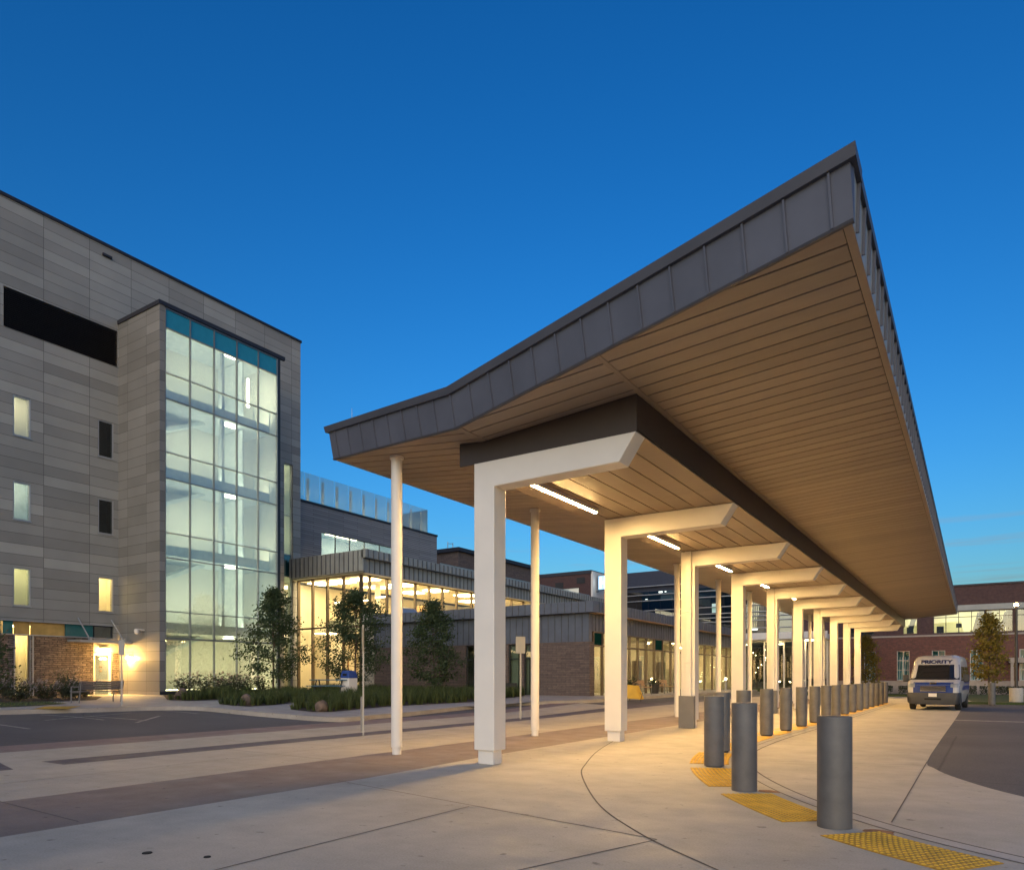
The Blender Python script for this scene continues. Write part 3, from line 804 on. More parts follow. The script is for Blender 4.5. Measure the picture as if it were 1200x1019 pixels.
# entrance door
dr = MB(); bar(dr, 'x', XM - .02, XM - .12, 20.28, 20.42, .3, 2.85); bar(dr, 'x', XM - .02, XM - .12, 21.16, 21.3, .3, 2.85); bar(dr, 'x', XM - .02, XM - .12, 20.42, 21.16, 2.72, 2.85)
bar(dr, 'x', XM - .02, XM - .12, 20.42, 21.16, .3, .5); bar(dr, 'x', XM - .02, XM - .12, 20.42, 21.16, 1.22, 1.30)
do = dr.build('door', 'white', hb)
MB().box(XM - .08, XM - .07, 20.42, 21.16, .5, 2.72).build('pane', 'g_win', do)
MB().box(XM + .0, XM + .03, 20.5, 21.1, 1.31, 1.36).build('handle', 'alu', do)
MB().box(XM - .068, XM - .06, 20.66, 20.84, 2.0, 2.14).box(XM - .068, XM - .06, 20.66, 20.84, 1.78, 1.92).build('door_notice', 'innerd', do)
room_box(do, 'x', XM - .2, 1, 19.8, 21.8, .2, 2.9, 2.2, 'cream', 'lampc')
# bay
BY_0, BY_1, BT = 21.7, 29.62, 21.75
b = MB()
b.quad((XB, BY_0, .0), (XB, BY_0, BT), (XM + .002, BY_0, BT), (XM + .002, BY_0, 0))
b.quad((XB, BY_1, .0), (XB, BY_1, BT), (XM + .002, BY_1, BT), (XM + .002, BY_1, 0))
b.box(XB - .12, XB, BY_0 + .002, 22.0, .3, BT - .003); b.quad((XB, BY_0, BT), (XB, BY_1, BT), (XM, BY_1, BT), (XM, BY_0, BT))
bw = b.build('bay_wall', 'panel_s', hb, fix=False)
MB().box(XB - .12, XB + .06, BY_0 - .06, BY_1 + .4, BT, BT + .22).box(XM, XB - .12, BY_0 - .06, BY_0 + .12, BT, BT + .22).box(XM, XB - .12, BY_1 - .1, BY_1 + .06, BT, BT + .22).build('bay_coping', 'coping', hb)
MB().box(XB - .2, XB - .04, 22.0, BY_1 - .2, .2, .72).box(XB - .001, XB + .01, BY_0, 22.0, .55, .7).build('bay_plinth', 'coping', hb)
MB().box(XB - .15, XB + .02, BY_1 - .16, BY_1 + .05, .3, BT).build('bay_jamb', 'alud', hb)
lev = [.72, 3.62, 5.1, 8.04, 9.42, 12.4, 13.82, 16.76, 18.16, 20.62, 21.66]
cols = [22.02, 23.5, 25.0, 26.52, 28.03, 29.44]
mu = MB()
for y in cols: mu.box(XB - .12, XB + .045, y - .02, y + .02, .72, 21.66)
mu.build('mullion', 'alum', hb)
tr = MB()
for z in lev: tr.box(XB - .11, XB + .03, 22.05, 29.41, z - (.045 if z == 3.62 else .025), z + (.045 if z == 3.62 else .025))
tr.build('transom', 'alum', hb)
for i in range(5):
    for j in range(10):
        y0, y1, z0, z1 = cols[i] + .028, cols[i + 1] - .028, lev[j] + .03, lev[j + 1] - .03
        if j == 9: MB().box(XB - .06, XB - .03, y0, y1, z0, z1).build('spandrel_panel', 'teal', hb)
        else:
            tl = random.uniform(-.004, .004)
            MB().quad((XB - .05, y0, z0), (XB - .05 + tl, y1, z0), (XB - .05 + tl * .6, y1, z1), (XB - .05 - tl, y0, z1)).build('glass_pane', 'g_bay', hb, fix=False)
# bay interior: blinds, slabs, lamps, added hidden wash strips, partitions
ib = MB()
ib.quad((XM + .3, 22.0, .3), (XM + .3, 29.5, .3), (XM + .3, 29.5, 21.6), (XM + .3, 22.0, 21.6))
ib.quad((XM + .3, 22.0, .3), (XB - .2, 22.0, .3), (XB - .2, 22.0, 21.6), (XM + .3, 22.0, 21.6))
ib.quad((XM + .3, 29.56, .3), (XB - .2, 29.56, .3), (XB - .2, 29.56, 21.6), (XM + .3, 29.56, 21.6))
ib.build('bay_interior', 'blind', hb, fix=False)
fl = MB()
for z in (.3, 4.15, 8.5, 12.85, 17.2, 21.5): fl.box(XM + .31, XB - .9, 22.02, 29.54, z - .16, z + .2 if z < 21 else z + .1)
for z in (4.15, 8.5, 12.85, 17.2): fl.box(XB - .96, XB - .9, 22.02, 29.54, z + .2, z + .42)  # upstand added to screen the hidden wash strips from below
fl.build('floor_slab', 'slab', hb)
pc = MB()
for z0, z1 in ((4.37, 8.28), (8.72, 12.63), (13.07, 16.98), (17.42, 21.28)):
    pc.box(XM + .32, XB - 1.4, 27.9, 28.0, z0, z1); pc.box(XB - 1.1, XB - .9, 26.1, 26.3, z0, z1)
    pc.box(XB - .6, XB - .56, 28.1, 29.4, z0 + .9, z0 + .96); pc.box(XB - .6, XB - .56, 28.1, 28.14, z0, z0 + .9); pc.box(XB - .6, XB - .56, 29.3, 29.34, z0, z0 + .9)
pc.build('partition', 'slab', hb)
stf = MB()
for k in range(5):
    z = .5 + 4.35 * k
    if k < 4: stf.hexa([(XB - 3.8, 22.3, z + 1.7), (XB - 2.4, 22.3, z + 1.7), (XB - 2.4, 26, z + 3.4), (XB - 3.8, 26, z + 3.4)], [(XB - 3.8, 22.3, z + 1.95), (XB - 2.4, 22.3, z + 1.95), (XB - 2.4, 26, z + 3.65), (XB - 3.8, 26, z + 3.65)])
stf.build('stair_flight', 'slab', hb)
for z in (3.85, 8.2, 12.55, 16.9, 21.2):
    MB().box(XB - 1.5, XB - 1.2, 26.6, 27.4, z, z + .05).build('ceiling_lamp', 'lampc', hb)
MB().box(XB - 1.6, XB - 1.2, 22.4, 29.2, .74, .79).build('added_wash_strip', 'washg', hb)  # added strip behind the shrubs to brighten the bay's ground floor
for z in (4.36, 8.71, 13.06, 17.41): MB().box(XB - 1.5, XB - 1.1, 22.3, 29.2, z, z + .05).build('added_wash_strip', 'washf', hb)  # added upward strips, hidden by the slab edges, to brighten the bay
MB().box(XB - 1.6, XB - 1.5, 28.35, 28.5, 18.6, 20.4).build('wall_lamp_strip', 'lampc', hb)
# glass awning over the door
aw = MB().hexa([(XM + .15, 18.9, 3.42), (XM + 1.5, 18.9, 3.36), (XM + 1.5, 21.65, 3.36), (XM + .15, 21.65, 3.42)], [(XM + .15, 18.9, 3.54), (XM + 1.5, 18.9, 3.50), (XM + 1.5, 21.65, 3.50), (XM + .15, 21.65, 3.54)])
ao = aw.build('door_awning', 'alu', hb)
rd = MB()
for y in (19.5, 21.3): rd.tube((XM + .02, y, 4.75), (XM + 1.35, y, 3.5), .035); rd.box(XM + 1.25, XM + 1.45, y - .06, y + .06, 3.5, 3.66)
rd.build('hanger_rod', 'alu', ao)
# lamps and camera on this block
L = thing('wall_lamp', 'bright warm lamp above the lit entrance door under the awning', 'wall lamp', (XM + .05, 20.9, 3.1))
MB().box(XM + .005, XM + .2, 20.68, 21.08, 3.1, 3.22).build('housing', 'alu', L); MB().box(XM + .02, XM + .19, 20.70, 21.06, 3.04, 3.098).build('diffuser', 'lampo', L)
L = thing('wall_lamp', 'bright warm lamp on the side wall right of the entrance door', 'wall lamp', (-39.8, 21.65, 2.7))
MB().box(-40.05, -39.65, 21.52, 21.695, 2.62, 2.74).build('housing', 'alu', L); MB().box(-40.03, -39.67, 21.5, 21.68, 2.54, 2.618).build('diffuser', 'lampo', L)
L = thing('security_camera', 'small white security camera on the wall right of the awning', 'camera', (-38.6, 21.6, 4.0))
MB().tube((-38.5, 21.69, 4.1), (-38.5, 21.35, 4.12), .04).build('bracket', 'white', L); MB().lathe(-38.55, 21.3, [(.02, 3.86), (.1, 3.9), (.13, 4.0), (.13, 4.12), (.05, 4.16)], 14).build('dome', 'white', L, smooth=True)
L = thing('facade_light', 'tiny dark fitting high on the panel wall near the roof', 'light fitting', (XM, 21, 25.3))
MB().box(XM + .003, XM + .12, 20.8, 21.3, 25.3, 25.42).build('housing', 'coping', L)

# ---------------------------------------------------------------- zinc atrium
AX0, AX1, AY0, AY1 = -41.2, -34.5, 34.3, 74.0
at = thing('atrium_pavilion', 'zinc-clad glass atrium glowing yellow beside the hospital block', 'building', (-37, 36, .3))
fz = MB()
fz.box(AX0 + .02, -34.3, AY0 - .35, AY0 - .03, 8.47, 9.75); fz.box(-34.3, -33.98, AY0 - .35, AY1, 8.47, 9.40)
fz.box(AX0 + .02, -33.85, AY0 - .5, AY0 - .352, 8.55, 9.95); fz.box(-33.978, -33.6, AY0 - .5, AY1, 9.42, 9.98)
fz.box(AX0, -34.3, AY0 - .03, AY1, 9.40, 9.90)
zf = fz.build('zinc_fascia', 'zinc', at)
s_ = MB(); x = AX0 + .3
while x < -33.9: s_.box(x, x + .05, AY0 - .54, AY0 - .501, 8.56, 9.93); x += .44
y = AY0 - .3
while y < AY1: s_.box(-33.979, -33.93, y, y + .05, 8.48, 9.40); s_.box(-33.599, -33.55, y, y + .05, 9.43, 9.96); y += .5
meld(zf, s_, 'seam')
MB().box(AX0, -34.0, AY0 - .02, AY1, 8.43, 8.465).build('ceiling', 'cream', at)
def curtain(parent, axis, c, sgn, us, v0, v1, hb_, gmat, fmat, w=.07, dp=.12, gname='glass_pane'):
    f = MB()
    for u in us: bar(f, axis, c, c - sgn * dp, u - w / 2, u + w / 2, v0, v1)
    for v in [v0, v1] + list(hb_): bar(f, axis, c - sgn * .01, c - sgn * (dp - .01), us[0], us[-1], v - w / 2, v + w / 2)
    o = f.build('mullion', fmat, parent)
    vv = sorted([v0, v1] + list(hb_))
    for i in range(len(us) - 1):
        for j in range(len(vv) - 1):
            cg = c - sgn * dp * .5; g_ = MB()
            P = (lambda u, v: (cg, u, v)) if axis == 'x' else (lambda u, v: (u, cg, v))
            g_.quad(P(us[i], vv[j]), P(us[i + 1], vv[j]), P(us[i + 1], vv[j + 1]), P(us[i], vv[j + 1])).build(gname, gmat, parent, fix=False)
    return o
ax = [AX0 + .35, -39.35, -37.85, -36.25, -34.62]
curtain(at, 'y', AY0, -1, ax, .4, 8.42, (4.95,), 'g_atr', 'alub', .12, .2)
ay = [34.45, 35.2, 36.9, 38.4, 39.9, 41.5, 43.1, 44.9, 46.9, 48.9, 50.9, 52.9, 54.9]
curtain(at, 'x', AX1, 1, ay, 5.9, 8.42, (), 'g_atr', 'alub', .10, .2)
ai = MB()
ai.quad((AX0 - 1.2, AY0, .3), (AX0 - 1.2, 56, .3), (AX0 - 1.2, 56, 8.43), (AX0 - 1.2, AY0, 8.43))
ai.quad((AX0 - 1.2, 56, .3), (AX1, 56, .3), (AX1, 56, 8.43), (AX0 - 1.2, 56, 8.43))
ai.quad((AX0 - 1.2, AY0, .36), (AX1, AY0, .36), (AX1, 56, .36), (AX0 - 1.2, 56, .36))
ai.quad((AX1 - .03, AY0 + .1, .3), (AX1 - .03, 56, .3), (AX1 - .03, 56, 5.88), (AX1 - .03, AY0 + .1, 5.88))
ai.build('interior', 'cream', at, fix=False)
MB().box(AX0 - 1.1, AX1 - .05, 38.4, 55.9, 4.6, 4.9).box(-40.6, -40.3, 39.8, 40.1, .4, 8.4).box(-37.6, -37.3, 38.8, 39.1, .4, 8.4).box(AX0 - 1.1, -39, 37.2, 37.35, .4, 4.6).build('gallery', 'cream', at)
MB().box(AX0 - 1, AX1 - .1, 38.36, 38.4, 4.9, 5.9).build('gallery_rail', 'g_rail', at)
MB().box(-40.8, -40, 38.42, 38.5, .5, 3).box(-38.9, -37.9, 45, 45.1, 5, 7.4).box(-36.8, -35.6, 50, 50.1, 5, 7.2).build('inner_door', 'wood', at)
for x, y, z in ((-38.4, 36.2, 8.3), (-36, 36.2, 8.3), (-40.4, 36.2, 8.3), (-39, 35.6, 4.55), (-36, 48, 4.5), (-38.5, 40, 8.3), (-36, 40, 8.3), (-36, 44, 8.3), (-38.5, 44, 8.3), (-36, 48, 8.3), (-38.5, 52, 8.3), (-36, 52, 8.3), (-39.5, 41, 4.5), (-36.5, 41, 4.5)):
    MB().box(x - .75, x + .75, y - .75, y + .75, z + .06, z + .1).build('ceiling_lamp', 'lampa', at)
pd = MB()
for k in range(4): pd.box(-40 + k * 1.4, -39.1 + k * 1.4, 37.0, 37.06, 7.0 + .15 * (k % 2), 7.06 + .15 * (k % 2))
pd.build('pendant_lamp', 'lampc', at)
MB().box(AX0, AX1, AY1 - .1, AY1, 0, 9.4).box(AX0, AX1 - .2, 56.1, AY1 - .2, 5.9, 8.4).build('rear_wall', 'zinc', at)
# low roof-top unit
L = thing('roof_vent', 'round-topped metal ventilator on the low roof before the lit windows', 'ventilator', (-33, 36.5, 5.8))
v = MB(); n = 14
for k in range(n):
    a, b_ = PI * k / n, PI * (k + 1) / n
    v.hexa([(-33.2 + .55 * math.cos(a), 36.4, 5.75 + .6 * math.sin(a)), (-33.2 + .55 * math.cos(b_), 36.4, 5.75 + .6 * math.sin(b_)), (-33.2, 36.4, 5.75), (-33.2, 36.4, 5.75)],
           [(-33.2 + .55 * math.cos(a), 38.0, 5.75 + .6 * math.sin(a)), (-33.2 + .55 * math.cos(b_), 38.0, 5.75 + .6 * math.sin(b_)), (-33.2, 38.0, 5.75), (-33.2, 38.0, 5.75)])
v.build('hood', 'alu', L); MB().box(-33.7, -32.7, 36.5, 37.9, 5.6, 5.76).build('kerb', 'zincb', L)

# ---------------------------------------------------------------- low wing
WX, WY = -18.0, 35.5
lw = thing('low_wing', 'single-storey wing with slate zinc band over brown block walls', 'building', (-22, 36, .2))
wn = [(-26.65, -25.75), (-23.45, -22.6), (-22.35, -21.6)]
wh = [(a, b, .3, 3.46) for a, b in wn]
w = wall_mb(MB(), 'y', WY, -34.45, WX, -.1, 3.5, wh, .3, -1)
w.build('block_wall', 'brick_g', lw)
MB().box(WX - .45, WX + .02, WY - .02, WY + .55, -.1, 3.5).build('corner_pier', 'brick_g', lw)
zb = MB().box(-34.46, WX - .301, WY - .02, WY + .3, 3.5, 5.1).box(WX - .3, WX + .02, WY - .02, WY - .0201 + .3, 3.502, 5.1)
zb.box(WX - .3, WX, WY + .3, 64, 4.1, 5.1)
zz = zb.build('zinc_band', 'zincb', lw)
MB().box(-34.46, WX + .45, WY - .45, WY - .025, 5.1, 5.72).box(WX + .004, WX + .45, WY - .024, 64, 5.12, 5.72).box(-34.4, WX, WY, 64, 5.4, 5.6).build('eave_fascia', 'zincb', lw)
MB().box(WX + .006, WX + .44, WY, 64, 5.07, 5.115).build('eave_soffit', 'wood', lw)
s_ = MB(); x = -34.3
while x < WX: s_.box(x, x + .03, WY - .055, WY - .021, 3.52, 5.09); s_.box(x, x + .03, WY - .485, WY - .451, 5.12, 5.70); x += .44
y = WY + .3
while y < 64: s_.box(WX + .001, WX + .035, y, y + .03, 4.12, 5.06); s_.box(WX + .451, WX + .485, y, y + .03, 5.14, 5.70); y += .44
meld(zz, s_, 'seam')
for k, (a, b) in enumerate(wn):
    window(lw, 'y', WY, -1, a, b, .3, 3.46, 'alud', 'g_dark', .05, .1, hbars=(2.6,), room=3, lamp='lampw' if k else None, backmat='inner')
sy = [36.1, 37.3, 38.6, 39.9, 41.2, 42.5, 43.9, 45.3, 46.8, 48.4, 50, 52, 54, 56, 58, 60, 62, 64]
curtain(lw, 'x', WX - .02, 1, sy, .2, 4.08, (3.3,), 'g_win', 'alub', .1, .16)
MB().box(WX - .14, WX - .1, 36.12, 37.25, 3.32, 4.06).box(WX - .14, WX - .1, 45.35, 46.75, 3.32, 4.06).build('spandrel_panel', 'tealg', lw)
li = MB(); li.quad((WX - 7, WY + .4, .2), (WX - 7, 64, .2), (WX - 7, 64, 4.1), (WX - 7, WY + .4, 4.1)); li.quad((WX - 7, WY + .4, .2), (WX - .2, WY + .4, .2), (WX - .2, WY + .4, 4.1), (WX - 7, WY + .4, 4.1))
li.quad((WX - 7, WY + .4, .22), (WX - .2, WY + .4, .22), (WX - .2, 64, .22), (WX - 7, 64, .22)); li.quad((WX - 7, WY + .4, 4.12), (WX - .2, WY + .4, 4.12), (WX - .2, 64, 4.12), (WX - 7, 64, 4.12))
li.quad((WX - 7, 64, .2), (WX - .2, 64, .2), (WX - .2, 64, 4.1), (WX - 7, 64, 4.1))
li.build('interior', 'cream', lw, fix=False)
pt = MB()
for y in (39.2, 43.2, 47.2, 53): pt.box(WX - 6.9, WX - 1.6, y, y + .12, .25, 4.1)
for y in (40.6, 44.6, 49): pt.box(WX - 1.4, WX - .9, y, y + .5, .25, 2.6)
pt.build('partition', 'inner', lw)
for y in (37.2, 41.2, 45.2, 50, 55, 60): MB().box(WX - 3.4, WX - 2.6, y - .6, y + .6, 4.0, 4.05).build('ceiling_lamp', 'lampw', lw)
MB().box(-24, -22.8, WY - .03, WY - .018, .9, 1.15).build('intake_plate', 'steel', lw)

# ---------------------------------------------------------------- siding block, rail, penthouse
sd = thing('siding_block', 'grey horizontally boarded block behind the atrium with a strip window', 'building', (-48, 44, .4))
w = wall_mb(MB(), 'x', -42.5, 34.9, 52.13, 0, 14.75, [(38.0, 46.2, 10.6, 12.8)], .3, 1)
w.quad((-42.8, 52.13, 0), (-60, 52.13, 0), (-60, 52.13, 14.75), (-42.8, 52.13, 14.75)); w.quad((-42.5, 34.9, 14.7), (-60, 34.9, 14.7), (-60, 52.13, 14.7), (-42.5, 52.13, 14.7))
w.build('wall', 'siding', sd)
MB().box(-42.9, -42.44, 34.9, 52.2, 14.75, 14.92).build('coping', 'coping', sd)
window(sd, 'x', -42.5, 1, 38.0, 46.2, 10.6, 12.8, 'alud', 'g_bay', .05, .05, vbars=(39.5, 41.05, 42.7, 44.5), room=3.5, lamp='lampc', backmat='slab')
gr = MB(); po = MB()
yy = [35.0 + 1.5 * k for k in range(11)]
for i in range(10):
    gr.quad((-42.7, yy[i] + .02, 14.95), (-42.7, yy[i + 1] - .02, 14.95), (-42.7, yy[i + 1] - .02, 17.1), (-42.7, yy[i] + .02, 17.1))
gr.quad((-42.7, 50.0, 14.95), (-42.7, 51.0, 14.95), (-42.7, 51.0, 17.1), (-42.7, 50.0, 17.1)); gr.quad((-42.7, 51.0, 14.95), (-46, 51.0, 14.95), (-46, 51.0, 17.1), (-42.7, 51.0, 17.1))
rl = thing('terrace_screen', 'tall frosted glass screen along the roof terrace edge of the grey boarded block', 'glass screen', (-42.7, 43, 14.9))
gr.build('glass_panel', 'g_rail', rl, fix=False)
for y in yy: po.box(-43.3, -43.2, y + .7, y + .88, 14.75, 16.9)
po.build('post', 'cream', rl)
MB().box(-42.98, -42.92, 35.1, 51, 14.72, 14.76).build('floor_light', 'lampt', rl)
g2 = thing('roof_screen', 'low frosted glass screen on the atrium roof before the penthouse', 'glass screen', (-38, 56, 9.9))
q = MB()
for k in range(14): q.quad((-38.0, 47 + 2 * k + .02, 9.9), (-38.0, 49 + 2 * k - .02, 9.9), (-38.0, 49 + 2 * k - .02, 11.2), (-38.0, 47 + 2 * k + .02, 11.2))
q.build('glass_panel', 'g_rail', g2, fix=False)
ph = thing('plant_penthouse', 'small brown rooftop plant room with dark flat cap behind the atrium', 'building', (-50, 66, 12))
MB().box(-56, -46, 60, 76, 5, 14.9).build('wall', 'brick_g', ph); MB().box(-56.2, -45.7, 59.7, 76.2, 14.9, 15.3).build('roof_cap', 'coping', ph)
MB().tube((-48.2, 61, 15.3), (-48.2, 61, 16.3), .04).tube((-47.5, 61, 15.3), (-47.5, 61, 16.1), .04).tube((-48.2, 61, 16.1), (-47.5, 61, 16.0), .03).build('roof_rail', 'alu', ph)

# ---------------------------------------------------------------- brown block with hospital sign
hs = thing('brown_brick_block', 'distant dark brown brick block carrying a lit hospital sign at its corner', 'building', (-54, 100, 0))
MB().box(-75, -47.9, 95, 120, 0, 17.0).box(-47.899, -40, 99.0, 120, 0, 14.4).build('wall', 'brick_d', hs)
MB().box(-75, -47.8, 94.9, 120, 17.0, 17.5).build('coping', 'coping', hs)
MB().box(-47.898, -47.6, 95.0, 98.95, 13.2, 17.3).build('white_panel', 'white', hs)
for a, z0 in ((-54.0, 15.1), (-50.3, 15.6)): MB().box(a, a + 1.4, 94.95, 95.0, z0, z0 + .9).build('vent', 'louvre', hs)
window(hs, 'y', 95, -1, -53.6, -49.8, 13.8, 15.0, 'alud', 'g_win', .06, -.16, room=.0, backmat='inner')
MB().box(-53.5, -49.9, 95.02 - .06, 95.03 - .05, 13.85, 14.95).build('blind', emit('dim_window', (1, .6, .35), .10), hs)
S = thing('hospital_sign', 'square lit blue and white H sign beside the brown brick block', 'sign', (-46.6, 96, 14.8))
MB().box(-47.25, -45.55, 96.0, 96.4, 14.5, 16.75).build('case', 'navy', S)
MB().box(-47.15, -45.65, 95.97, 95.999, 14.6, 16.65).build('face', 'hsign', S)
MB().box(-46.95, -46.6, 95.94, 95.969, 14.8, 16.45).box(-46.2, -45.85, 95.94, 95.969, 14.8, 16.45).box(-46.599, -46.201, 95.94, 95.969, 15.45, 15.8).build('letter_h', 'hletter', S)
MB().box(-47.6, -47.25, 96.1, 96.3, 14.3, 14.42).build('bracket', 'steel', S)
MB().tube((-47, 100, 14.4), (-47, 100, 20.5), .06, .02).build('antenna', 'steel', hs)

# ---------------------------------------------------------------- dark glass building with white fins
bg = thing('dark_glass_building', 'dark blue glass building with thin pale horizontal fins behind the canopy', 'building', (-26, 86, 0))
MB().box(-38.2, -13, 85.3, 105, 0, 15.0).build('wall', 'navy', bg)
gp = MB()
x = -38.0
while x < -13.1: gp.quad((x + .03, 85.2 + random.uniform(-.01, .01), 4), (x + 1.57, 85.2, 4), (x + 1.57, 85.2 + random.uniform(-.01, .01), 12.4), (x + .03, 85.2, 12.4)); x += 1.6
gp.build('glazing', 'g_blue', bg, fix=False)
fn = MB()
for z in (13.0, 11.9, 11.15, 9.9, 9.1, 8.6, 8.1, 7.2, 6.4): fn.box(-38.2, -13, 84.7, 85.15, z, z + .09)
fn.build('fin', 'alu', bg)
MB().box(-26.6, -25.6, 85.16, 85.19, 9.3, 10.4).build('lit_panel', emit('teal_glow', (.01, .5, .42), .16), bg)
MB().box(-33.4, -32.9, 85.16, 85.19, 12.15, 12.35).build('lit_window', M['glow'], bg)
for q in ((-32.6, -32.4, 12.2, 12.34), (-35.2, -34.9, 11.4, 11.48), (-22, -21.2, 7.0, 7.2)): MB().box(q[0], q[1], 85.16, 85.19, q[2], q[3]).build('lit_window', M['glow'], bg)

# ---------------------------------------------------------------- glazed entrance portal
pr = thing('entrance_portal', 'low glazed entrance front with a pale flat roof edge behind the columns', 'building', (-17, 66, .3))
MB().box(-24, -10.4, 65.2, 66.6, 4.75, 5.2).box(-24, -10.4, 64.9, 65.19, 4.85, 5.45).build('roof_edge', 'white', pr)
MB().box(-24, -10.4, 66.6, 80, 4.8, 5.1).build('roof', 'zincb', pr)
pm = [-23.8, -22.4, -20.9, -19.3, -17.6, -15.9, -14.2, -12.4, -10.6]
curtain(pr, 'y', 66.2, -1, pm, .35, 4.72, (), 'g_dark', 'white', .12, .16)
MB().box(-10.58, -10.3, 66.2, 80, .2, 4.75).box(-24, -10.4, 79.8, 80, .2, 4.75).build('side_wall', 'inner', pr)
for x in (-22, -18.5, -15, -12): MB().box(x - .3, x + .3, 65.6, 66.0, 4.70, 4.748).build('downlight', 'lampw', pr)
sc_ = MB()
for x in (-21.6, -16.4, -11.9): sc_.box(x - .4, x + .4, 72.9, 73.1, 1.0, 1.12)
sc_.build('lobby_lamp', 'lampp', pr)
for x in (-22.3, -19, -15.6, -12.3): MB().box(x - .5, x + .5, 70, 70.3, 4.6, 4.65).build('lobby_light', 'lampw', pr)
stars = MB()
for _ in range(60):
    x, y, z = random.uniform(-23.5, -11), random.uniform(71.5, 72.3), random.uniform(.8, 4.2); stars.box(x - .025, x + .025, y, y + .05, z, z + .05)
sl__ = stars.build('string_lights', 'lampp', pr); sl__['kind'] = 'stuff'

# ---------------------------------------------------------------- red brick building on the right
rb = thing('red_brick_building', 'two-storey red brick building with lit upper windows beyond the van', 'building', (0, 70, 0))
RY = 68.0
gw = [(-10.9, -10.0), (-7.95, -7.05), (-5.45, -4.5), (-2.9, -1.95), (-.25, .65), (3.0, 3.9), (6, 6.9), (9, 9.9)]
gh = [(a, b, 1.22, 3.7) for a, b in gw]
w = wall_mb(MB(), 'y', RY, -13, 16, 1.2, 4.85, [(a, b, 1.21, 3.7) for a, b in gw], .3, -1)
w.build('wall', 'brick_r', rb)
MB().box(-13, 16, RY - .04, RY + .3, -.1, 1.195).box(-13, 16, RY - .05, RY + .3, 4.86, 5.0).build('stone_course', 'base', rb)
for k, (a, b) in enumerate(gw):
    fr_ = window(rb, 'y', RY, -1, a, b, 1.22, 3.7, 'alu', 'g_low', .06, .08, vbars=((a + b) / 2,), hbars=(2.1, 2.9), room=.7, backmat='tealw')
    MB().box(a - .05, b + .05, RY - .08, RY - .001, 1.15, 1.21).build('sill', 'base', fr_)
    bl = MB()
    for q in range(4): bl.hexa([(a + .1 + .2 * q, RY + .5, 1.3), (a + .16 + .2 * q, RY + .5, 1.3), (a + .16 + .2 * q, RY + .52, 1.3), (a + .1 + .2 * q, RY + .52, 1.3)],
                               [(a + .18 + .2 * q, RY + .5, 3.2), (a + .24 + .2 * q, RY + .5, 3.2), (a + .24 + .2 * q, RY + .52, 3.2), (a + .18 + .2 * q, RY + .52, 3.2)])
    bl.build('blind_slat', 'slab', fr_)
uw = [(-9.5, -7.2), (-5.0, -3.95), (-2.8, .75), (.82, 2.6), (2.75, 7.5), (8, 14)]
w = wall_mb(MB(), 'y', RY + .25, -13, 16, 5.0, 6.9, [(a, b, 5.12, 6.86) for a, b in uw], .3, -1)
w.build('upper_wall', 'brick_d', rb)
MB().box(-13, 16, RY + .1, RY + .6, 6.9, 7.35).build('metal_band', 'zinc', rb)
MB().box(-13, 16, RY + .2, RY + 18, 7.352, 8.9).build('parapet_wall', 'brick_d', rb)
MB().box(-13.1, 16.1, RY + .1, RY + 18, 8.9, 9.02).build('coping', 'coping', rb)
for k, (a, b) in enumerate(uw):
    n = max(1, round((b - a) / .9)); vb = [a + (b - a) * i / n for i in range(1, n)]
    fr_ = window(rb, 'y', RY + .25, -1, a, b, 5.12, 6.86, 'alub' if k % 2 else 'alud', 'g_win', .05, .05, vbars=vb, hbars=(6.4,), room=3.2, lamp='lampk' if k in (1, 2, 3) else None, backmat='cream' if k in (1, 2, 3) else 'navy')
    if k in (1, 2, 3):
        fu = MB()
        fu.box(a + .2, a + .7, RY + 1.2, RY + 1.6, 5.1, 5.75); fu.box((a + b) / 2 - .2, (a + b) / 2 + .2, RY + 1.3, RY + 1.4, 5.6, 5.95); fu.box((a + b) / 2 - .03, (a + b) / 2 + .03, RY + 1.3, RY + 1.36, 5.1, 5.6)
        fu.hexa([(b - .9, RY + 1.8, 5.1), (b - .55, RY + 1.8, 5.1), (b - .55, RY + 2, 5.1), (b - .9, RY + 2, 5.1)], [(b - .5, RY + 1.8, 6.8), (b - .1, RY + 1.8, 6.8), (b - .1, RY + 2, 6.8), (b - .5, RY + 2, 6.8)])
        fu.build('furniture', 'navy', fr_)
MB().box(2.3, 16, RY - 1.2, RY - .06, 2.62, 3.0).box(2.4, 2.6, RY - 1.1, RY - .9, 0, 2.62).build('porch_roof', 'base', rb)

# ---------------------------------------------------------------- vegetation
def leaf_quad(mb, p, s):
    d = Vector((random.gauss(0, 1), random.gauss(0, 1), random.gauss(0, .8))).normalized()
    u = d.orthogonal().normalized() * s; v_ = d.cross(u).normalized() * s * random.uniform(.45, .7)
    mb.quad(p - u, p + v_ - u * .1, p + u, p - v_ + u * .1)

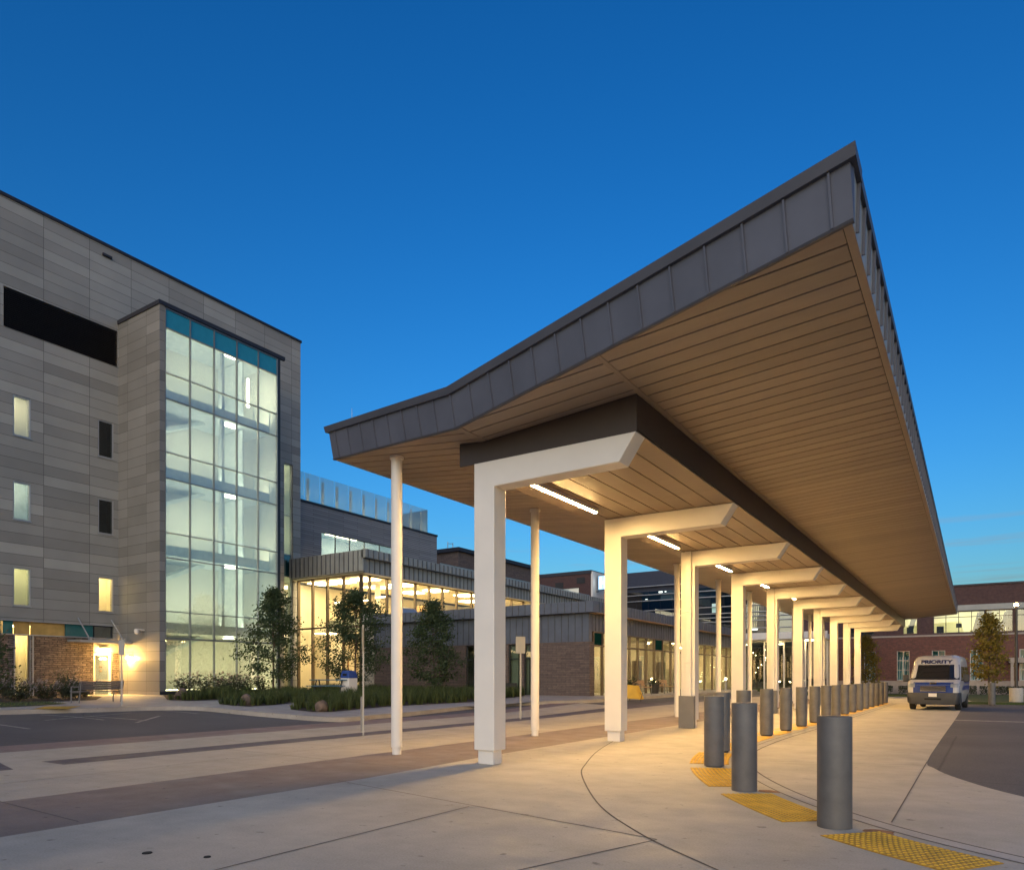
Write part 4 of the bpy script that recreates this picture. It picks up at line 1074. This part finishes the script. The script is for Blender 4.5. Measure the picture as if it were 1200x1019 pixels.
def tree(name, label, x, y, H, R, base, n, lmat='leaf', ls=.066, group=None, conical=.75, seed=1, dz=.13):
    random.seed(seed)
    z0 = gz(x, y) + dz
    t = thing(name, label, 'tree', (x, y, z0), group)
    tk = MB(); P = [Vector((x, y, z0 - .1))]
    seg = 8
    for i in range(1, seg + 1):
        f = i / seg
        P.append(Vector((x + random.gauss(0, .025), y + random.gauss(0, .025), z0 + H * .95 * f)))
    for i in range(seg): tk.tube(P[i], P[i + 1], .055 * (1 - i / seg) + .012, .055 * (1 - (i + 1) / seg) + .008, 8)
    cr = MB()
    nb = 46
    per = n // nb
    for b in range(nb):
        f = (b + random.random()) / nb
        hz = base + (H - base) * f ** .92
        prof = (1 - f) ** conical * (.62 + .38 * min(1, f / .2)) if f < .97 else .06
        r = R * prof * random.uniform(.55, 1.18)
        a = b * 2.399 + random.gauss(0, .35)
        st_ = Vector((x, y, z0 + hz - .1)); up = .25 + .5 * f
        en = st_ + Vector((math.cos(a) * r, math.sin(a) * r, r * up * random.uniform(.3, 1.1)))
        tk.tube(st_, en, .016, .004, 5)
        subs = [(st_, en)]
        for _ in range(3):
            tt = random.uniform(.35, .9); q = st_.lerp(en, tt)
            e2 = q + Vector((math.cos(a + random.choice((-1, 1)) * .9), math.sin(a + random.choice((-1, 1)) * .9), random.uniform(-.1, .5))) * r * .42
            tk.tube(q, e2, .008, .003, 4); subs.append((q, e2))
        for k in range(per):
            s0, e0 = random.choice(subs)
            q = s0.lerp(e0, random.uniform(.25, 1.06) ** .8)
            sp = .05 + .10 * random.random() + R * .045
            leaf_quad(cr, q + Vector((random.gauss(0, sp), random.gauss(0, sp), random.gauss(0, sp * .8))), ls * random.uniform(.7, 1.35))
    tk.build('trunk', 'bark', t); cr.build('crown', lmat, t, fix=False)
    return t
gT = 'young trees before the atrium'
tree('young_tree', 'dark conical young tree before the right edge of the stair bay glass', -33.7, 26.55, 6.0, 2.1, .9, 9500, seed=11, group=gT)
tree('young_tree', 'broad dark young tree between the lit atrium glass and the blue-lidded bin', -30.2, 29.6, 5.9, 2.6, .8, 11000, seed=5, group=gT, conical=.65)
tree('young_tree', 'dark young tree before the low wing wall, right of the first round column', -26.2, 31.8, 5.4, 2.2, .7, 8500, seed=8, group=gT)
tree('young_tree', 'small leafy tree at the left edge before the stone wall', -33.1, 12.15, 3.3, 1.0, .6, 2200, seed=23, group=gT, conical=.5)
tree('street_tree', 'yellow-green street tree in front of the red brick building', .78, 51.0, 5.1, 1.15, 1.2, 3600, 'leafy', .075, 'yellow-leaved street trees', .5, 31)
tree('street_tree', 'yellow-green street tree half hidden behind the last white columns', -7.2, 62.6, 4.6, 1.3, .8, 3000, 'leafy', .085, 'yellow-leaved street trees', .5, 37)
for k, (x, y, H_, lab) in enumerate(((-21.5, 73.5, 4.3, 'leafy tree behind the portal glass, left of the round columns'), (-17.4, 74.5, 4.4, 'leafy tree in the middle behind the portal glass'), (-13.2, 73.2, 4.2, 'leafy tree at the right end behind the portal glass'))):
    tree('courtyard_tree', lab, x, y, H_, 1.9, .4, 2600, 'shrub', .11, 'trees behind the entrance portal glass', .3, 41 + k)

def inside(p, poly):
    c = False; j = len(poly) - 1
    for i in range(len(poly)):
        (xi, yi), (xj, yj) = poly[i], poly[j]
        if (yi > p[1]) != (yj > p[1]) and p[0] < (xj - xi) * (p[1] - yi) / (yj - yi) + xi: c = not c
        j = i
    return c
def scatter(poly, n, margin=0):
    xs_ = [p[0] for p in poly]; ys_ = [p[1] for p in poly]; out = []
    while len(out) < n:
        p = (random.uniform(min(xs_), max(xs_)), random.uniform(min(ys_), max(ys_)))
        if inside(p, poly): out.append(p)
    return out
random.seed(3)
def grass_bed(poly, clumps, h, blades=34):
    gm = MB()
    for (x, y) in scatter(poly, clumps):
        z = gz(x, y) + .13; hh = h * random.choice((random.uniform(.35, .8), random.uniform(.7, 1.3)))
        for b in range(blades):
            a = random.random() * 2 * PI; l = random.uniform(.05, .62) * hh; w_ = .0075
            b0 = (x + math.cos(a) * .05, y + math.sin(a) * .05)
            m_ = (b0[0] + math.cos(a) * l * .4, b0[1] + math.sin(a) * l * .4, z + hh * random.uniform(.5, .7))
            t_ = (b0[0] + math.cos(a) * l, b0[1] + math.sin(a) * l, z + hh * random.uniform(.75, 1.05))
            px, py = -math.sin(a) * w_, math.cos(a) * w_
            gm.add([(b0[0] - px, b0[1] - py, z), (b0[0] + px, b0[1] + py, z), (m_[0] + px, m_[1] + py, m_[2]), (m_[0] - px, m_[1] - py, m_[2]), t_], [(0, 1, 2, 3), (3, 2, 4)])
    o = gm.build('ornamental_grass', 'grassm', fix=False); o['kind'] = 'stuff'; o['label'] = 'dark green ornamental grass filling the planting beds'; o['category'] = 'grass'
    return o
grass_bed(beds[2], 520, .44)
grass_bed(beds[3], 1500, .52, 30)
grass_bed([(-30.1, 18.1), (-28.9, 18.4), (-29.0, 20.1), (-34.6, 26.0), (-35, 24.5), (-31, 19)], 170, .5)
lg = MB()
for (x, y) in scatter([(-28.35, 2), (-28.25, 10.9), (-28.6, 12.2), (-29.5, 13.6), (-31.3, 13.5), (-31.55, 8), (-31.45, 2)], 3000):
    z = gz(x, y) + .14; a = random.random() * 6.28
    lg.add([(x, y, z), (x + .02 * math.cos(a), y + .02 * math.sin(a), z), (x + random.gauss(0, .02), y + random.gauss(0, .02), z + random.uniform(.04, .1))], [(0, 1, 2)])
o = lg.build('lawn_grass', 'grassm', fix=False); o['kind'] = 'stuff'; o['label'] = 'short green lawn grass before the stone wall'; o['category'] = 'grass'

def shrub(name, label, x, y, r, H, n, fm, nf, group, seed, lm='shrub'):
    random.seed(seed); z = gz(x, y) + .12
    t = thing(name, label, 'shrub', (x, y, z), group)
    lf = MB(); fl_ = MB(); stx = MB()
    for k in range(14):
        a = random.random() * 6.28; rr = r * random.uniform(.2, .9)
        e = Vector((x + math.cos(a) * rr, y + math.sin(a) * rr, z + H * random.uniform(.6, 1.05)))
        stx.tube((x + math.cos(a) * .08, y + math.sin(a) * .08, z - .02), e, .008, .003, 4)
        for _ in range(n // 14):
            q = Vector((x, y, z + .05)).lerp(e, random.uniform(.15, .95))
            leaf_quad(lf, q + Vector((random.gauss(0, r * .2), random.gauss(0, r * .2), random.gauss(0, H * .07))), .05 * random.uniform(.7, 1.3))
        for _ in range(nf // 14):
            leaf_quad(fl_, e + Vector((random.gauss(0, .07), random.gauss(0, .07), random.gauss(.02, .06))), .032 * random.uniform(.7, 1.3))
    stx.build('stems', 'bark', t); lfo = lf.build('leaves', lm, t, fix=False); meld(lfo, fl_, fm)
gS = 'flowering shrubs along the building fronts'
sp = [(-31.4, 19.6, 'leftmost pink-flowered shrub, at the corner of the stair bay'), (-32.2, 21.4, 'pink-flowered shrub second from the stair bay corner'), (-33.0, 22.7, 'tall pink-flowered shrub before the third bay pane'),
      (-33.9, 24.0, 'pink-flowered shrub before the middle of the bay glass'), (-35.0, 25.6, 'pink-flowered shrub left of the conical tree'), (-36.0, 27.6, 'pink-flowered shrub at the right end of the stair bay')]
for k, (x, y, lab) in enumerate(sp): shrub('flowering_shrub', lab, x, y, .75, 1.15, 700, 'flower', 160, gS, 100 + k)
sv = [(-33.2, 9.5, 'silvery flowering shrub nearest the left edge before the stone wall'), (-33.0, 11.0, 'silvery flowering shrub beside the small left tree'), (-32.9, 13.2, 'silvery flowering shrub before the middle of the stone wall'),
      (-33.0, 14.3, 'silvery flowering shrub left of the bench'), (-33.4, 15.4, 'dark flowering shrub behind the grey bench'), (-34.6, 16.6, 'dark flowering shrub between the bench and the door'), (-36.0, 14.0, 'tall dry flowering shrub against the stone wall'), (-36.4, 16.6, 'tall dry flowering shrub close to the lit stone wall')]
for k, (x, y, lab) in enumerate(sv): shrub('flowering_shrub', lab, x, y, .8, .8 if k < 6 else 1.3, 620, 'silver', 300 if k < 4 else 90, gS, 200 + k)
random.seed(9)
hd = [(1.2 + .0, 66.2), (2.8, 66.3), (4.4, 66.2), (-.6, 66.3), (-2.4, 66.2), (-4.4, 66.3), (-6.4, 66.2), (6, 66.2)]
hl = ['right of the tree trunk', 'left of the lamp base', 'right of the lamp base', 'behind the van tail', 'behind the van roof', 'left of the van', 'behind the last white column', 'at the right edge']
for k, (x, y) in enumerate(hd):
    random.seed(300 + k)
    lf = MB()
    for _ in range(500): leaf_quad(lf, Vector((x + random.uniform(-.8, .8), y + random.uniform(-.3, .3), .15 + random.random() ** .7 * .65)), .07)
    t = thing('hedge_shrub', f'low dark hedge shrub at the red brick wall, {hl[k]}', 'shrub', (x, y, .13), 'hedge along the red brick wall')
    lf.build('leaves', 'shrub', t, fix=False); MB().tube((x, y, .1), (x, y, .5), .03).tube((x, y, .2), (x + .4, y, .5), .02).build('stems', 'bark', t)

# boulders
for k, (x, y, r, lab) in enumerate(((-23.3, 17.15, .26, 'brown boulder at the tip of the planted island'), (-19.35, 17.3, .24, 'brown boulder in the grass near the kerb corner'), (-30.4, 18.9, .3, 'brown boulder at the foot of the stair bay'))):
    random.seed(60 + k); bm = bmesh.new(); bmesh.ops.create_icosphere(bm, subdivisions=3, radius=r)
    sd_ = [(Vector((random.gauss(0, 1), random.gauss(0, 1), random.gauss(0, 1))).normalized(), random.uniform(.72, .95)) for _ in range(9)]
    for v in bm.verts:
        for d_, m_ in sd_:
            q = v.co.dot(d_) - r * m_
            if q > 0: v.co -= d_ * q
        v.co.z *= 1.15
    me = bpy.data.meshes.new('boulder'); bm.to_mesh(me); bm.free(); me.materials.append(M['rock'])
    o = bpy.data.objects.new('boulder', me); COL.objects.link(o); o.location = (x, y, gz(x, y) + .12 + r * .62)
    tag(o, lab, 'boulder', 'boulders in the planting')

# ---------------------------------------------------------------- street furniture
def bench(label, x, y, rot, w=1.9, mat='benchm', group=None, slat='benchm'):
    z = gz(x, y) + .12
    t = thing('bench', label, 'bench', (0, 0, 0), group)
    s_ = MB()
    for k in range(5): s_.box(-w / 2, w / 2, -.05 + k * .09, .03 + k * .09, .44, .47)
    s_.build('seat', slat, t)
    b_ = MB()
    for k in range(4): b_.hexa([(-w / 2, .42 + k * .02, .52 + k * .09), (w / 2, .42 + k * .02, .52 + k * .09), (w / 2, .45 + k * .02, .52 + k * .09), (-w / 2, .45 + k * .02, .52 + k * .09)], [(-w / 2, .44 + k * .02, .595 + k * .09), (w / 2, .44 + k * .02, .595 + k * .09), (w / 2, .47 + k * .02, .595 + k * .09), (-w / 2, .47 + k * .02, .595 + k * .09)])
    b_.build('backrest', slat, t)
    for sx in (-w / 2 + .06, w / 2 - .06):
        l = MB().tube((sx, -.03, 0), (sx, -.03, .64), .025).tube((sx, .40, 0), (sx, .53, .9), .025).tube((sx, -.03, .64), (sx, .47, .64), .022).tube((sx, -.03, .42), (sx, .42, .42), .02)
        l.build('leg_frame', 'benchm', t)
    t.location = (x, y, z); t.rotation_euler.z = rot
    return t
bench('grey metal slatted bench seen from behind on the lawn edge', -30.2, 14.9, math.radians(-90 + 12), 2.0)
bench('light wooden bench outside the low wing, left of the other wooden bench', -16.75, 40.6, math.radians(90), 1.8, group='wooden benches by the low wing', slat='wood')
bench('light wooden bench outside the low wing, right of the other wooden bench', -16.75, 44.5, math.radians(90), 1.8, group='wooden benches by the low wing', slat='wood')

def sign_post(label, x, y, H, pw, p0, p1, rot, dz=0, two=False):
    t = thing('sign_post', label, 'sign post', (0, 0, 0), 'traffic sign posts')
    MB().box(-.03, .03, -.02, .02, -.05, H).build('post', 'signw', t)
    MB().box(-pw / 2, pw / 2, -.035, -.022, p0, p1).build('sign_plate', 'signw', t, bevel=.003)
    if two: MB().box(-.03, .03, -.07, -.021, .1, 1.0).build('post_sleeve', 'benchm', t)
    t.location = (x, y, gz(x, y) + dz); t.rotation_euler.z = rot
sign_post('thin sign post seen edge-on, left of the first round column', -13.2, 13.2, 2.85, .45, 2.2, 2.8, math.radians(-45), 0, True)
sign_post('sign post showing the plain back of its plate, between two columns', -13.6, 21.4, 2.95, .34, 2.35, 2.95, math.radians(33 + 180))
sign_post('sign post with small plate before the entrance door', -27.1, 14.4, 2.5, .2, 1.9, 2.45, math.radians(60), .12)

# picnic table
pt_ = thing('picnic_table', 'blue-topped picnic table among the grasses before the atrium', 'picnic table', (0, 0, 0))
MB().box(-.95, .95, -.4, .4, .72, .77).build('tabletop', 'pblue', pt_, bevel=.01)
for sy_ in (-.75, .75): MB().box(-.95, .95, sy_ - .15, sy_ + .15, .43, .47).build('seat', 'pblue', pt_, bevel=.01)
for sx in (-.65, .65): MB().tube((sx, -.62, 0), (sx, -.2, .72), .035).tube((sx, .62, 0), (sx, .2, .72), .035).tube((sx, -.75, .41), (sx, .75, .41), .03).build('leg_frame', 'steel', pt_)
pt_.location = (-27.2, 24.9, gz(-27.2, 24.9) + .3); pt_.rotation_euler.z = math.radians(30)
tb = thing('litter_bin', 'white litter bin with a blue domed lid beside the picnic table', 'litter bin', (0, 0, 0))
MB().box(-.3, .3, -.3, .3, 0, .82).build('body', 'white', tb, bevel=.03)
MB().hexa([(-.32, -.32, .82), (.32, -.32, .82), (.32, .32, .82), (-.32, .32, .82)], [(-.25, -.25, 1.2), (.25, -.25, 1.2), (.25, .25, 1.2), (-.25, .25, 1.2)]).build('lid', 'blue', tb, bevel=.04)
MB().box(-.14, .14, -.30, -.27, .92, 1.05).build('opening', 'black', tb)
tb.location = (-26.4, 25.4, gz(-26.4, 25.4) + .32)

# folded yellow barrier by the low wing
fb = thing('folding_barrier', 'yellow plastic barrier leaning in a folded stack by the low wing benches', 'barrier', (0, 0, 0))
for k in range(3):
    MB().hexa([(-.9 + .1 * k, -.25 + .22 * k, .22), (.7 + .1 * k, -.25 + .22 * k, .10), (.7 + .1 * k, -.20 + .22 * k, .10), (-.9 + .1 * k, -.20 + .22 * k, .22)],
              [(-.7 + .1 * k, -.05 + .22 * k, 1.02), (.35 + .1 * k, -.05 + .22 * k, .92), (.35 + .1 * k, 0 + .22 * k, .92), (-.7 + .1 * k, 0 + .22 * k, 1.02)]).build('panel', 'barrier', fb, bevel=.02)
for sx in (-.7, .0, .7): MB().tube((sx, -.3, 0), (sx + .1, .1, .5), .02).tube((sx, .4, 0), (sx - .05, .1, .5), .02).build('leg', 'steel', fb)
fb.location = (-15.05, 34.3, gz(-15.05, 34.3) + .02); fb.scale = (.82, .82, .86); fb.rotation_euler.z = math.radians(20)

# path lights
for k, (x, y, lab) in enumerate(((-16.95, 47.9, 'leftmost lit path light before the portal glass'), (-16.6, 48.6, 'second lit path light beside the leftmost one'), (-16.4, 56.0, 'lit path light between the third and fourth round columns'), (-13.0, 58.5, 'lit path light behind the straight bollard row'))):
    t = thing('path_light', lab, 'path light', (x, y, gz(x, y) + .12), 'lit path lights')
    z = gz(x, y) + .12
    MB().cyl(x, y, z, z + .85, .08, n=12).build('post', 'alu', t); MB().cyl(x, y, z + .851, z + 1.0, .075, n=12).build('lens', 'lampp', t); MB().cyl(x, y, z + 1.001, z + 1.05, .1, n=12).build('cap', 'alu', t)

# lamp post on the right
lp = thing('lamp_post', 'tall dark lamp post with glowing head on a concrete base, right of the tree', 'lamp post', (1.98, 48.2, .12))
MB().lathe(1.98, 48.2, [(.33, .1), (.33, .85), (.30, .9), (.0, .9)], 20).build('base', 'kerb', lp, smooth=True)
MB().tube((1.98, 48.2, .9), (1.98, 48.2, 5.6), .085, .065, 12).build('pole', 'steel', lp, smooth=True)
MB().cyl(1.98, 48.2, 5.6, 5.66, .12, n=16).build('cap', 'steel', lp); MB().cyl(1.98, 48.2, 5.44, 5.598, .09, n=16).build('lamp', 'lamps', lp)

# dark planters seen by the benches
for k, (y, lab) in enumerate(((39.8, 'dark planter tub against the low wing glass, left one'), (43.6, 'dark planter tub against the low wing glass, right one'))):
    t = thing('planter', lab, 'planter', (-17.4, y, .4), 'planters by the low wing')
    z = gz(-17.4, y) + .12; MB().cyl(-17.4, y, z, z + .6, .25, .34, 18).build('tub', 'steel', t)
    lf = MB(); random.seed(70 + k)
    for _ in range(260): leaf_quad(lf, Vector((-17.4 + random.gauss(0, .2), y + random.gauss(0, .25), z + .6 + abs(random.gauss(0, .18)))), .06)
    lf.tube((-17.4, y, z + .3), (-17.4, y, z + .95), .03); lf.build('foliage', 'shrub', t, fix=False)
# manhole covers / leaves on the slab
for k, (x, y, r, lab) in enumerate(((-5.9, 3.35, .042, 'larger dark drain cap in the near pavement slab'), (-5.35, 3.55, .03, 'smaller dark drain cap in the near pavement slab'))):
    tag(MB().cyl(x, y, .001, .009, r, r * .9, 16).build('drain_cap', 'black'), lab, 'drain cap', 'drain caps in the slab')

# ---------------------------------------------------------------- van
van = thing('shuttle_van', 'white and blue shuttle van facing the viewer, PRIORITY lettered above its windscreen', 'van', (0, 0, 0))
prof = [(.32, .10, 5.45, .93), (.50, .0, 5.52, .99), (.78, .0, 5.54, 1.02), (.95, .03, 5.54, 1.025), (1.15, .10, 5.54, 1.03), (1.27, .22, 5.54, 1.025), (1.34, .45, 5.54, 1.02), (1.40, .70, 5.54, 1.01),
        (1.55, .84, 5.53, 1.0), (1.80, 1.06, 5.52, .975), (2.04, 1.28, 5.5, .95), (2.18, 1.40, 5.48, .935), (2.38, 1.62, 5.46, .90), (2.48, 1.95, 5.42, .84), (2.54, 2.5, 5.3, .68)]
def ring(z, y0, y1, w, r=.16, n=5):
    pts = []
    for cx, cy, a0 in ((w - r, y0 + r, -90), (w - r, y1 - r, 0), (-w + r, y1 - r, 90), (-w + r, y0 + r, 180)):
        for k in range(n + 1):
            a = math.radians(a0 + 90 * k / n); pts.append((cx + r * math.cos(a), cy + r * math.sin(a), z))
    return pts
def van_loft(levels, grow=0):
    m = MB(); R_ = [ring(z, y0 - grow, y1 + grow, w_ + grow, .2 if z < 2.3 else .28) for z, y0, y1, w_ in levels]
    n = len(R_[0]); vs = [p for r in R_ for p in r]; fs = []
    for k in range(len(R_) - 1): fs += [(k * n + i, k * n + (i + 1) % n, (k + 1) * n + (i + 1) % n, (k + 1) * n + i) for i in range(n)]
    fs += [tuple(range(n))[::-1], tuple((len(R_) - 1) * n + i for i in range(n))]
    return m.add(vs, fs)
van_loft(prof).build('body', 'vanw', van, smooth=True)
def yfront(z):
    for (z0, a, _, w0), (z1, b, _, w1) in zip(prof, prof[1:]):
        if z0 <= z <= z1: t = (z - z0) / (z1 - z0); return a + (b - a) * t, w0 + (w1 - w0) * t
    return prof[-1][1], prof[-1][3]
def front_patch(x0, x1, z0, z1, out, nz=6, thick=.02, frac=False):
    m = MB(); nxx = 8; vs = []; 
    for o_ in (out, out - thick):
        for j in range(nz + 1):
            z = z0 + (z1 - z0) * j / nz; y, w_ = yfront(z)
            for i in range(nxx + 1):
                s = i / nxx; x = (x0 + (x1 - x0) * s) * (w_ if frac else 1)
                e = max(0, abs(x) - (w_ - .2)); by = .2 - math.sqrt(max(0, .04 - min(e, .19) ** 2))
                vs.append((x, y - o_ + by, z))
    n = (nxx + 1) * (nz + 1); fs = []
    for j in range(nz):
        for i in range(nxx):
            a = j * (nxx + 1) + i; fs += [(a, a + 1, a + nxx + 2, a + nxx + 1), (n + a, n + a + nxx + 1, n + a + nxx + 2, n + a + 1)]
    for j in range(nz):
        for i in (0, nxx): a = j * (nxx + 1) + i; fs.append((a, a + nxx + 1, n + a + nxx + 1, n + a))
    for i in range(nxx):
        for j in (0, nz): a = j * (nxx + 1) + i; fs.append((a, a + 1, n + a + 1, n + a))
    return m.add(vs, fs)
front_patch(-.965, .965, 1.385, 2.08, .014, frac=True).build('windscreen', 'vglass', van, smooth=True)
front_patch(-.99, .99, .78, 1.27, .012, frac=True).build('front_panel', 'vanb', van, smooth=True)
van_loft([(.28, -.05, 1.0, .95), (.36, -.06, 1.0, 1.02), (.70, -.06, 1.0, 1.045), (.80, -.02, 1.0, 1.04)]).build('bumper', 'vand', van, smooth=True)
front_patch(-.50, .50, .86, 1.10, .028).build('grille', 'vand', van)
gb = MB()
for z in (.87, .96, 1.05): gb.add(front_patch(-.50, .50, z, z + .03, .045, 1, .02).v, front_patch(-.50, .50, z, z + .03, .045, 1, .02).f)
gb.build('grille_bar', 'chrome', van)
for s in (-1, 1): front_patch(min(s * .66, s * .95), max(s * .70, s * .95), 1.04, 1.22, .03, frac=True).build('headlight', 'headl', van, smooth=True)
front_patch(-.16, .16, .62, .77, .075, 2).build('licence_plate', 'white', van)
front_patch(-.32, .32, .40, .55, .075, 2).build('air_intake', 'black', van)
front_patch(-.55, .55, 1.395, 1.415, .03, 1).build('wiper', 'black', van)
front_patch(-.13, .13, 1.18, 1.26, .03, 1).build('hood_badge', 'chrome', van)
for s in (-1, 1):
    m_ = MB().box(min(s * 1.10, s * 1.32), max(s * 1.10, s * 1.32), .95, 1.12, 1.28, 1.62).build('mirror', 'vand', van, bevel=.04)
    MB().tube((s * .98, 1.1, 1.35), (s * 1.14, 1.05, 1.38), .035).build('mirror_arm', 'vand', m_)
    sw = MB()
    def sx_(z): return s * (yfront(z)[1] + .006)
    sw.add([(sx_(1.42), 1.2, 1.42), (sx_(1.42), 2.2, 1.42), (sx_(2.0), 2.2, 2.0), (sx_(2.0), 1.72, 2.0)], [(0, 1, 2, 3)])
    sw.build('side_window', 'vglass', van)
    for q in (2.35, 3.5, 4.55):
        MB().quad((sx_(1.45), q, 1.45), (sx_(1.45), q + .95, 1.45), (sx_(2.0), q + .95, 2.0), (sx_(2.0), q, 2.0)).build('side_window', 'vglass', van)
    MB().quad((sx_(.9), 1.2, .9), (sx_(.9), 5.3, .9), (sx_(1.3), 5.3, 1.3), (sx_(1.3), 2.6, 1.3)).build('side_stripe', 'vanb', van)
    MB().box(s * .78 - .06, s * .78 + .06, 2.0, 2.1, 2.36, 2.44).build('marker_lamp', 'headl', van, bevel=.02)
    for y in (.95, 4.55):
        wq = MB(); wq.add([], []); wx = s * .90
        tyr = MB(); n = 28
        pr_ = [(.20, -.11), (.33, -.115), (.355, -.07), (.355, .07), (.33, .115), (.20, .11)]
        vs = []; fs = []
        for r_, o_ in pr_: vs += [(wx + o_, y + r_ * math.cos(2 * PI * i / n), .355 + r_ * math.sin(2 * PI * i / n)) for i in range(n)]
        for k in range(len(pr_)):
            k2 = (k + 1) % len(pr_); fs += [(k * n + i, k * n + (i + 1) % n, k2 * n + (i + 1) % n, k2 * n + i) for i in range(n)]
        ty = tyr.add(vs, fs).build('wheel', 'tyre', van, smooth=True)
        MB().tube((wx - .09, y, .355), (wx + .09, y, .355), .20, .20, 20).build('rim', 'alu', ty)
MB().box(-.85, .85, .6, 5.2, .24, .36).build('chassis', 'black', van)
# roof-front lettering
cu = bpy.data.curves.new('lettering', 'FONT'); cu.body = 'PRIORITY'; cu.size = .29; cu.align_x = 'CENTER'; cu.align_y = 'CENTER'; cu.extrude = .004; cu.offset = .014
tmp = bpy.data.objects.new('lettering_curve', cu); COL.objects.link(tmp)
dg = bpy.context.evaluated_depsgraph_get()
me = bpy.data.meshes.new_from_object(tmp.evaluated_get(dg)); bpy.data.objects.remove(tmp)
me.materials.clear(); me.materials.append(M['letter'])
for v in me.vertices:
    x_, y_ = v.co.x * 1.02, v.co.y; z_ = 2.21 + y_ * .75
    yy_, w_ = yfront(z_)
    e = max(0, abs(x_) - (w_ - .24)); by = .2 - math.sqrt(max(0, .04 - min(e, .19) ** 2))
    v.co = (x_, yy_ - .014 + by - v.co.z, z_ - .035 * 0)
lt = bpy.data.objects.new('lettering', me); COL.objects.link(lt); lt.parent = van
van.location = (-1.55, 37.2, 0); van.rotation_euler.z = math.radians(-3.6)

# ---------------------------------------------------------------- camera, sky, light
cam = bpy.data.cameras.new('camera'); co = bpy.data.objects.new('camera', cam); COL.objects.link(co)
cam.sensor_width = 36; cam.lens = 829 / 1200 * 36; cam.shift_y = (793 - 509.5) / 1200; cam.clip_end = 3000; cam.clip_start = .05
co.location = (0, 0, 1.5); co.rotation_euler = (PI / 2, 0, math.radians(33.128))
scene.camera = co
SUN_EL, SUN_ROT = 12.0, 158.0
wd = bpy.data.worlds.new('World'); scene.world = wd; wd.use_nodes = True
nt = wd.node_tree; bgn = nt.nodes['Background']
sk = nt.nodes.new('ShaderNodeTexSky'); sk.sky_type = 'NISHITA'; sk.sun_disc = False
sk.sun_elevation = math.radians(SUN_EL); sk.sun_rotation = math.radians(SUN_ROT)
sk.ozone_density = 7.5; sk.air_density = 1.6; sk.dust_density = 1.3
gm = nt.nodes.new('ShaderNodeGamma'); gm.inputs[1].default_value = 1.3
hs_ = nt.nodes.new('ShaderNodeHueSaturation'); hs_.inputs['Saturation'].default_value = 1.06
nt.links.new(sk.outputs[0], gm.inputs[0]); nt.links.new(gm.outputs[0], hs_.inputs['Color'])
tc_ = nt.nodes.new('ShaderNodeTexCoord'); sp_ = nt.nodes.new('ShaderNodeSeparateXYZ'); nt.links.new(tc_.outputs['Generated'], sp_.inputs[0])
cn = noise(nt, 3.2, 5, .6, mapping(nt, tc_.outputs['Generated'], loc=(.3, 1.7, 0), scale=(1.2, 1.2, 26)))
band = ramp(nt, sp_.outputs[2], [(.07, 0.), (.12, 1.), (.16, 1.), (.21, 0.)])
cl_ = mixc(nt, ramp(nt, cn, [(.53, 0.), (.68, .55)]), band, 1, 'MULTIPLY')
bw = nt.nodes.new('ShaderNodeRGBToBW'); nt.links.new(cl_, bw.inputs[0])
hz = nt.nodes.new('ShaderNodeHueSaturation'); hz.inputs['Saturation'].default_value = .6; hz.inputs['Value'].default_value = .62; nt.links.new(hs_.outputs[0], hz.inputs['Color'])
nt.links.new(mixc(nt, hs_.outputs[0], hz.outputs[0], bw.outputs[0]), bgn.inputs[0]); bgn.inputs[1].default_value = .056
sl_ = bpy.data.lights.new('sun', 'SUN'); sl_.energy = .9; sl_.angle = math.radians(100); sl_.color = (1, .79, .56)
so = bpy.data.objects.new('sun', sl_); COL.objects.link(so)
d_ = Vector((math.sin(math.radians(SUN_ROT)) * math.cos(math.radians(SUN_EL)), math.cos(math.radians(SUN_ROT)) * math.cos(math.radians(SUN_EL)), math.sin(math.radians(SUN_EL))))
so.rotation_euler = d_.to_track_quat('Z', 'Y').to_euler()
vs_ = scene.view_settings; vs_.view_transform = 'Standard'; vs_.look = 'None'; vs_.exposure = 1.3; vs_.gamma = 1
scene.cycles.max_bounces = 10; scene.cycles.diffuse_bounces = 4; scene.cycles.glossy_bounces = 4; scene.cycles.transparent_max_bounces = 16
scene.cycles.sample_clamp_indirect = 6; scene.cycles.caustics_reflective = False; scene.cycles.caustics_refractive = False
